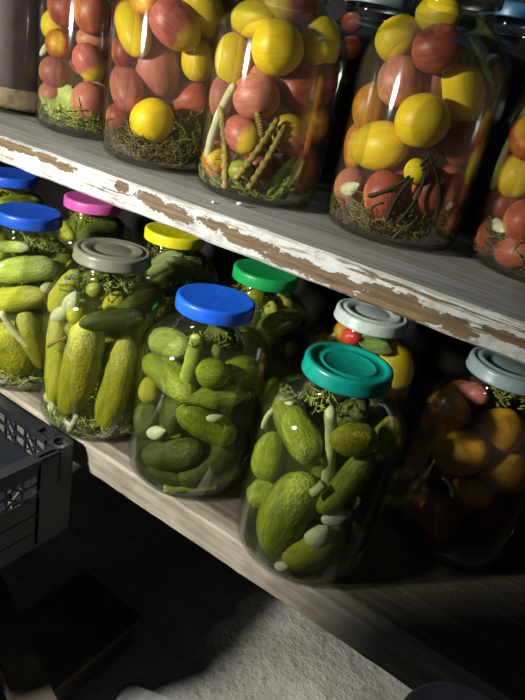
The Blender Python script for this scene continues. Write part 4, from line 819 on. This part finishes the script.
def dill_mesh(key, P, d, Y, a, b, seed, dense=1.0):
    rnd = random.Random(seed); bm = bmesh.new(); s = d.cross(Y); O = Vector(P)
    for _ in range(int(46 * dense)):
        q = Vector((rnd.gauss(0, .5), rnd.gauss(0, .5), rnd.gauss(0, .5)))
        c = O + d * a * max(-1, min(1, q.x * 1.3)) + s * b * max(-1, min(1, q.y)) + Y * .010 * q.z
        ang = rnd.uniform(0, math.pi * 2); L = rnd.uniform(.25, .6) * max(b, .012)
        dr = (d * math.cos(ang) + s * math.sin(ang) * .8 + Y * rnd.uniform(-.4, .4)).normalized(); sd = dr.cross(Y).normalized()
        pts = [jar_clamp(c + dr * (k - 2) * L * .6 + sd * L * .25 * math.sin(k * 1.1 + ang), key) for k in range(5)]
        tube(bm, pts, [.0008, .0008, .0007, .0006, .0004], 4)
        for k in range(1, 5):
            for sg in (-1, 1):
                e = pts[k] + (sd * sg + dr * .7 + Y * rnd.uniform(-.5, .5)).normalized() * L * rnd.uniform(.25, .5)
                m = (pts[k] + e) * .5 + sd * .0006
                tube(bm, [pts[k], m, jar_clamp(e, key)], [.0004, .00035, .00025], 3)
        if rnd.random() < .45:   # seed umbel
            bmesh.ops.create_icosphere(bm, subdivisions=1, radius=rnd.uniform(.0011, .0019), matrix=Matrix.Translation(pts[-1]))
    return bm
def bed_mesh(key, h, seed, n):
    rnd = random.Random(seed); bm = bmesh.new(); x, y, z0, rs, zs = JAR_AT[key]; up = Vector((0, 0, 1))
    for _ in range(n):
        th = rnd.uniform(0, 2 * math.pi); rr = (.074 * rs) * math.sqrt(rnd.uniform(.12, 1)); z = z0 + .009 + h * rnd.random() ** 1.3
        c = Vector((x + rr * math.cos(th), y + rr * math.sin(th), z)); tan = Vector((-math.sin(th), math.cos(th), 0)); rad = Vector((math.cos(th), math.sin(th), 0))
        dr = (tan * rnd.uniform(-1, 1) + up * rnd.gauss(0, .35) + rad * rnd.uniform(-.5, .5)).normalized(); L = rnd.uniform(.008, .022); sd = dr.cross(rad)
        if sd.length < .1: sd = up.copy()
        sd.normalize(); bow = rnd.uniform(-.5, .5)
        pts = [jar_clamp(c + dr * (k - 2) * L * .5 + sd * L * bow * math.sin(k * .9), key) for k in range(5)]
        tube(bm, pts, [.0010, .0010, .0009, .0008, .0005], 4)
        for k in range(1, 5):
            for sg in (-1, 1):
                e = pts[k] + (sd * sg + dr * .8 + rad * rnd.uniform(-.4, .4)).normalized() * L * rnd.uniform(.25, .5)
                tube(bm, [pts[k], jar_clamp((pts[k] + e) * .5 + up * .0006, key), jar_clamp(e, key)], [.0005, .00045, .0003], 3)
        if rnd.random() < .3: bmesh.ops.create_icosphere(bm, subdivisions=1, radius=rnd.uniform(.0012, .0022), matrix=Matrix.Translation(pts[-1]))
    return bm
def leaf_mesh(key, P, d, Y, a, b, seed):
    rnd = random.Random(seed); bm = bmesh.new(); s = d.cross(Y); O = Vector(P); x, y = JAR_AT[key][:2]; n, m_ = 24, 12
    def pt(i, k, off):
        u = -1 + 2 * i / n; w_ = (1 - abs(u) ** 2.2) ** .6 * (1 - .25 * u) * (1 + .06 * math.sin(i * 2.3)); v = -1 + 2 * k / m_
        q = O + d * a * u + s * b * w_ * v + Y * (.0018 * math.sin(v * 5 + u * 4) + .004 * abs(v) * .6 + .0006 * math.sin(u * 30 + abs(v) * 9))
        return jar_clamp(q + Y * off, key)
    for off in (0, -.0009):
        g = [[bm.verts.new(pt(i, k, off)) for k in range(m_ + 1)] for i in range(n + 1)]
        for i in range(n):
            for k in range(m_): bm.faces.new((g[i][k], g[i + 1][k], g[i + 1][k + 1], g[i][k + 1]))
        if off == 0: top = g
        else:
            per = lambda G: [G[i][0] for i in range(n + 1)] + [G[n][k] for k in range(1, m_ + 1)] + [G[i][m_] for i in range(n - 1, -1, -1)] + [G[0][k] for k in range(m_ - 1, 0, -1)]
            A_, B_ = per(top), per(g)
            for i in range(len(A_)):
                j = (i + 1) % len(A_)
                try: bm.faces.new((A_[i], A_[j], B_[j], B_[i]))
                except ValueError: pass
    bmesh.ops.remove_doubles(bm, verts=bm.verts, dist=1e-6)
    return bm
def stick_mesh(key, P, d, Y, a, b, seed, mk):
    rnd = random.Random(seed); s = d.cross(Y); O = Vector(P); bm = bmesh.new(); n = 26; pts = []; rs = []
    bow = {'cream': .10, 'stalk': .07, 'dillstalk': .05, 'dark': .22, 'slice': .02}.get(mk, .05) * (1 if rnd.random() < .5 else -1)
    if mk == 'cream' and b < .0025: bow = .32
    for i in range(n + 1):
        u = -1 + 2 * i / n
        pts.append(jar_clamp(O + d * a * u + s * a * bow * (u * u - .4), key))
        r = b * (1 + .12 * noise.noise(Vector((u * 3, seed, 0))))
        if mk == 'dillstalk': r *= 1 + .45 * (math.sin(u * 26) > .2)
        if mk == 'dark': r *= 1.2 - .5 * u
        if i in (0, n): r *= .55
        rs.append(r)
    tube(bm, pts, rs, 10)
    if mk == 'slice':
        for v in bm.verts:
            q = v.co - O; v.co -= Y * q.dot(Y) * .5
    return bm
BED = {'U2': (.030, 240), 'U3': (.034, 420), 'U4': (.026, 150), 'U5': (.030, 340), 'U6': (.034, 300), 'A': (.012, 150), 'B': (.012, 150)}
NAMES = {'tom': ('tomato', 'tomato'), 'cuke': ('pickled_cucumber', 'cucumber'), 'pear': ('pickled_cucumber', 'cucumber'), 'garlic': ('garlic_clove', 'garlic'),
         'leaf': ('leaf', 'leaf'), 'dill': ('dill', 'dill')}
for n_, (J, kind, mk, P, d, Y, a, b, label, opt) in enumerate(ITEMS):
    d = Vector(d); Y = Vector(Y); X = Y.cross(d).normalized(); Y = d.cross(X)
    rot = Matrix((X, Y, d)).transposed().to_4x4()
    nm, cat = NAMES.get(kind, (None, None)); seed = n_ * 7 + 3
    full = label + ' ' + IN_JAR[J]
    if 'pale ragged herb' in label: nm, cat = 'herb_scrap', 'herb'
    if 'pale chopped' in label or 'small pale chip' in label: nm, cat = 'chopped_stalk', 'stalk'
    if 'umbel' in label: nm, cat = 'seed_umbel', 'dill'
    if 'berry' in label: nm, cat = 'green_berry', 'berry'
    if kind == 'stick':
        nm, cat = {'cream': ('horseradish_strip', 'horseradish'), 'stalk': ('garlic_stalk', 'stalk'), 'dillstalk': ('dill_stalk', 'stalk'), 'dark': ('dill_sprig', 'herb'), 'slice': ('cucumber_stick', 'cucumber')}[mk]
        if 'garlic stalk' in label: nm, cat = 'garlic_stalk', 'stalk'
    if kind in ('tom', 'cuke', 'pear', 'garlic'):
        asp = max(a / b, .8)
        if kind == 'tom':
            bm = tom_mesh(asp, seed)
            if opt == 'scar': mk = 'tombiscar'
        elif kind == 'garlic': bm = garlic_mesh(asp, seed)
        else:
            small = b < .009
            bm = cuke_mesh(max(asp, 1.02), seed, bend=random.Random(seed).uniform(-.25, .25) * (asp > 1.8), pear=kind == 'pear', warts=.02 if small or kind == 'pear' else .085)
        o = obj(nm, bm, mk)
        o.matrix_world = Matrix.Translation(P) @ rot @ Matrix.Scale(b, 4)
    else:
        if kind == 'dill':
            bm = bed_mesh(J, BED[J][0], seed, BED[J][1]) if 'bottom' in label and J in BED else dill_mesh(J, P, d, Y, a, b, seed, 1.5 if b > .012 else 1.0)
        elif kind == 'leaf': bm = leaf_mesh(J, P, d, Y, a, b, seed)
        else: bm = stick_mesh(J, P, d, Y, a, b, seed, mk)
        for v in bm.verts: v.co -= Vector(P)
        o = obj(nm, bm, mk, loc=P)
        if kind == 'dill': o['kind'] = 'stuff'
    tag(o, full, cat)
    if opt == 'deep': o['group'] = label.split(' deep')[0] + 's deep ' + IN_JAR[J]
    elif kind == 'tom' and cat == 'tomato': o['group'] = 'pickled tomatoes ' + IN_JAR[J]
    elif cat == 'cucumber' and kind != 'stick': o['group'] = 'pickled cucumbers ' + IN_JAR[J]

# ---------------------------------------------------------------- crate, box, beam, slab, tin, crumbs
cz = .002; ang = math.atan2(.16, -.98)
crate = thing('plastic_crate', (-.342, -.014, cz - .15), math.radians(-1.2)); tag(crate, 'black plastic vegetable crate with lattice sides beside the lower shelf', 'crate')
CL, CW, CH = .34, .26, .15      # local: x from 0 to -CL, y from 0 to -CW, z from 0 to CH
def bar(bm, p, q, w, h):
    p, q = Vector(p), Vector(q); t = (q - p).normalized(); up = Vector((0, 0, 1))
    s = t.cross(up); s = Vector((1, 0, 0)) if s.length < .05 else s; s.normalize(); u = s.cross(t)
    c = [[bm.verts.new(e + s * w * i + u * h * j) for i, j in ((-.5, -.5), (.5, -.5), (.5, .5), (-.5, .5))] for e in (p, q)]
    for k in range(4): bm.faces.new((c[0][k], c[0][(k + 1) % 4], c[1][(k + 1) % 4], c[1][k]))
    bm.faces.new(c[0][::-1]); bm.faces.new(c[1])
bm = bmesh.new()
cor = [(0, 0), (-CL, 0), (-CL, -CW), (0, -CW)]
def inset(p, k): return (p[0] + (-k if p[0] > -.1 else k), p[1] + (-k if p[1] > -.1 else k))
for i in range(4):
    a, b = cor[i], cor[(i + 1) % 4]
    for zz, w_, h_ in ((CH - .004, .016, .006), (.010, .008, .014)):
        ia, ib = inset(a, .008), inset(b, .008); bar(bm, (*ia, zz), (*ib, zz), w_, h_)
    ia, ib = Vector((*inset(a, .004), 0)), Vector((*inset(b, .004), 0))
    bar(bm, (ia.x, ia.y, CH - .014), (ib.x, ib.y, CH - .014), .003, .022)
obj('rim', bm, 'black_plastic', crate, smooth=False)
for i in range(4):   # one lattice side wall each
    bm = bmesh.new(); a, b = cor[i], cor[(i + 1) % 4]
    ia, ib = Vector((*inset(a, .005), 0)), Vector((*inset(b, .005), 0)); L = (ib - ia).length; dr = (ib - ia).normalized()
    nn = int(L / .022)
    for k in range(nn + 1):
        p = ia + dr * (L * k / nn)
        bar(bm, (p.x, p.y, .088), (p.x, p.y, CH - .02), .0032, .0032)
        if k < nn:
            q = ia + dr * (L * (k + 1) / nn)
            for z0 in (.092, .110):
                bar(bm, (p.x, p.y, z0), (q.x, q.y, z0 + (.018 if k % 2 else -.0) + .004), .0028, .0028)
                bar(bm, (p.x, p.y, z0 + .018), (q.x, q.y, z0 + (.0 if k % 2 else .018)), .0028, .0028)
    bar(bm, (ia.x, ia.y, .052), (ib.x, ib.y, .052), .003, .076)
    for z0 in (.03, .06): bar(bm, (ia.x, ia.y, z0), (ib.x, ib.y, z0), .005, .003)
    obj('side_wall', bm, 'black_plastic', crate, smooth=False)
bm = bmesh.new()
for k in range(17): bar(bm, (-CL * (k + .5) / 17, -.006, .006), (-CL * (k + .5) / 17, -CW + .006, .006), .004, .005)
for k in range(12): bar(bm, (-.006, -CW * (k + .5) / 12, .006), (-CL + .006, -CW * (k + .5) / 12, .006), .004, .005)
box(bm, -CL + .005, -.005, -CW + .005, -.005, .001, .0035)  # solid plate added to stop the torch shining through the grid
obj('base_grid', bm, 'black_plastic', crate, smooth=False)
for i, c in enumerate(cor):   # corner gusset: a plate with a round stacking socket and a slot beside it
    sx = -1 if c[0] > -.1 else 1; sy = -1 if c[1] > -.1 else 1
    bm = bmesh.new(); P0 = Vector((c[0], c[1], 0)); R = .011; cx, cy = .0125, .0125
    # plate = square ring around the socket
    seg = 32; inn, outr, inn2, out2 = [], [], [], []
    for k in range(seg):
        a = 2 * math.pi * k / seg; ca, sa = math.cos(a), math.sin(a); m_ = .0135 / max(abs(ca), abs(sa)); m_ = min(m_, .0165)
        for lst, r, z in ((inn, R * .8, CH + .004), (outr, m_, CH + .004), (inn2, R * .8, CH - .05), (out2, m_, CH - .05)):
            lst.append(bm.verts.new((P0.x + sx * (cx + r * ca), P0.y + sy * (cy + r * sa), z)))
    for k in range(seg):
        j = (k + 1) % seg
        bm.faces.new((inn[k], inn[j], outr[j], outr[k])); bm.faces.new((outr[k], outr[j], out2[j], out2[k])); bm.faces.new((inn[k], inn2[k], inn2[j], inn[j])); bm.faces.new((inn2[k], out2[k], out2[j], inn2[j]))
    def lb(x0, x1, y0, y1, z0, z1):
        X0, X1 = sorted((P0.x + sx * x0, P0.x + sx * x1)); Y0, Y1 = sorted((P0.y + sy * y0, P0.y + sy * y1)); box(bm, X0, X1, Y0, Y1, z0, z1)
    lb(.025, .068, .0, .007, CH - .002, CH + .004); lb(.025, .055, .020, .027, CH - .002, CH + .004); lb(.050, .068, .006, .020, CH - .002, CH + .004)
    lb(.025, .031, .006, .021, CH - .002, CH + .004); lb(.0, .003, .0, .05, .01, CH); lb(.0, .05, .0, .003, CH - .03, CH)
    lb(.006, .010, .020, .020 + .03, CH - .002, CH + .002)
    obj('corner_post', bm, 'black_plastic', crate, smooth=False)
bm = bmesh.new(); rnd = random.Random(4)
for k in range(9):
    p = Vector((rnd.uniform(-.2, -.03), rnd.uniform(-.16, -.03), rnd.uniform(.012, .05)))
    q = p + Vector((rnd.uniform(-.05, .05), rnd.uniform(-.05, .05), rnd.uniform(-.01, .03))); m_ = (p + q) / 2 + Vector((0, 0, .01))
    tube(bm, smooth_curve([p, m_, q], 6), .0011, 5)
inv = Matrix.Translation(crate.location) @ Matrix.Rotation(crate.rotation_euler.z, 4, 'Z')
o = obj('dried_stems', bm, 'dried'); o.matrix_world = inv; tag(o, 'dry tan plant stems lying inside the black crate', 'stems', kind='stuff')

def crate_box(name, x1, y1, W_, D_w, top, rz, label):
    bx = thing(name, (x1, y1, FZ), math.radians(rz)); tag(bx, label, 'box'); hb = top - FZ
    slab('top_board', -W_, 0, -D_w, 0, hb - .014, hb, 'board', bx, bev=.002)
    slab('side_panel', -W_ + .01, -.008, -.016, -.004, .012, hb - .0145, 'board', bx, bev=.001)
    slab('side_panel', -W_ + .01, -.008, -D_w + .004, -D_w + .016, .012, hb - .0145, 'board', bx, bev=.001)
    slab('end_panel', -.020, -.008, -D_w + .017, -.017, .012, hb - .0145, 'board', bx, bev=.001)
    slab('end_panel', -W_ + .01, -W_ + .022, -D_w + .017, -.017, .012, hb - .0145, 'board', bx, bev=.001)
crate_box('wooden_box', -.268, .090, .138, .185, -.34, -1, 'low dark brown board-topped box on the earth floor at lower left')
crate_box('added_stand', -.37, -.124, .30, .145, cz - .151, -1.2, 'dark wooden stand added underneath the black plastic crate and widened to shade the floor')  # added support, widened so it keeps torch light off the floor behind
bm = bmesh.new(); box(bm, 0, .44, -.05, 0, 0, .03); bmesh.ops.bevel(bm, geom=list(bm.edges), offset=.003, segments=2, affect='EDGES')
bmesh.ops.subdivide_edges(bm, edges=[e for e in bm.edges if e.calc_length() > .3], cuts=30)
for v in bm.verts: v.co += Vector((0, noise.noise(v.co * 30), noise.noise(v.co * 30 + Vector((3, 0, 0))) * .3)) * .0015
o = obj('wooden_beam', bm, 'board', smooth=False); o.location = (-.505, -.013, -.3392); o.rotation_euler = (0, 0, math.radians(-18.5)); tag(o, 'rough dark brown beam lying across the low box at bottom left corner', 'beam')
bm = bmesh.new(); box(bm, 0, .16, -.12, 0, 0, .03); bmesh.ops.bevel(bm, geom=list(bm.edges), offset=.004, segments=2, affect='EDGES')
o = obj('stone_slab', bm, 'slab', smooth=False); o.location = (-.228, .018, FZ + .008); o.rotation_euler = (0, 0, math.radians(20)); tag(o, 'pale grey flat slab on the earth floor at the bottom edge', 'slab')
o.location.z = FZ + .006
can = thing('tin_canister', (.200, -.090, FZ + .003)); tag(can, 'round grey canister with a flat lid at the bottom right corner', 'canister')
hc = .04 - FZ - .003
bm = bmesh.new(); lathe(bm, [(0, 0), (.054, 0), (.056, .003), (.056, hc - .03), (.055, hc - .02), (.055, hc - .012), (0, hc - .012)], 64); obj('canister_body', bm, 'tin', can)
bm = bmesh.new(); lathe(bm, [(.0557, hc - .018), (.058, hc - .018), (.0583, hc - .003), (.057, hc), (.054, hc), (.052, hc - .002), (0, hc - .002), (0, hc - .010), (.0555, hc - .010)], 64); obj('canister_lid', bm, 'tin', can)
def blocker():
    # tall narrow cupboard standing in front of the shelves, added out of view to keep the torch off the right end of the lower shelf
    c = thing('light_blocker', (-.362, -.464, FZ)); tag(c, 'tall narrow wooden cupboard in front of the shelves added to shade the lower shelf', 'blocker')
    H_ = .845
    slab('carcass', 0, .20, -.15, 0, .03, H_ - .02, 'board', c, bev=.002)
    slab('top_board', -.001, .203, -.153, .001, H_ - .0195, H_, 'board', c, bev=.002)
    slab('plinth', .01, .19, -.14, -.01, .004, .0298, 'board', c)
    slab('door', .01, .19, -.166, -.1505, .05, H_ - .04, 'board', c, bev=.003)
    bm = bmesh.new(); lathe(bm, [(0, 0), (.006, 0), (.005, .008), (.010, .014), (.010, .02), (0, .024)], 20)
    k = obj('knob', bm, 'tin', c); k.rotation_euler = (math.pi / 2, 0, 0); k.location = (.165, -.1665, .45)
blocker()
# crumbs of peeled paint on the upper shelf
for (x, y, s, lb_) in CRUMBS:
    bm = bmesh.new(); bmesh.ops.create_icosphere(bm, subdivisions=2, radius=s)
    for v in bm.verts: v.co *= 1 + .35 * noise.noise(v.co * 400 + Vector((x * 50, 0, 0))); 
    for v in bm.verts: v.co.z *= .6
    o = obj('paint_crumb', bm, 'crumb', smooth=False, loc=(x, y, Hs + s * .55)); tag(o, lb_, 'paint crumb', 'paint crumbs on the upper shelf')
bpy.context.view_layer.update()
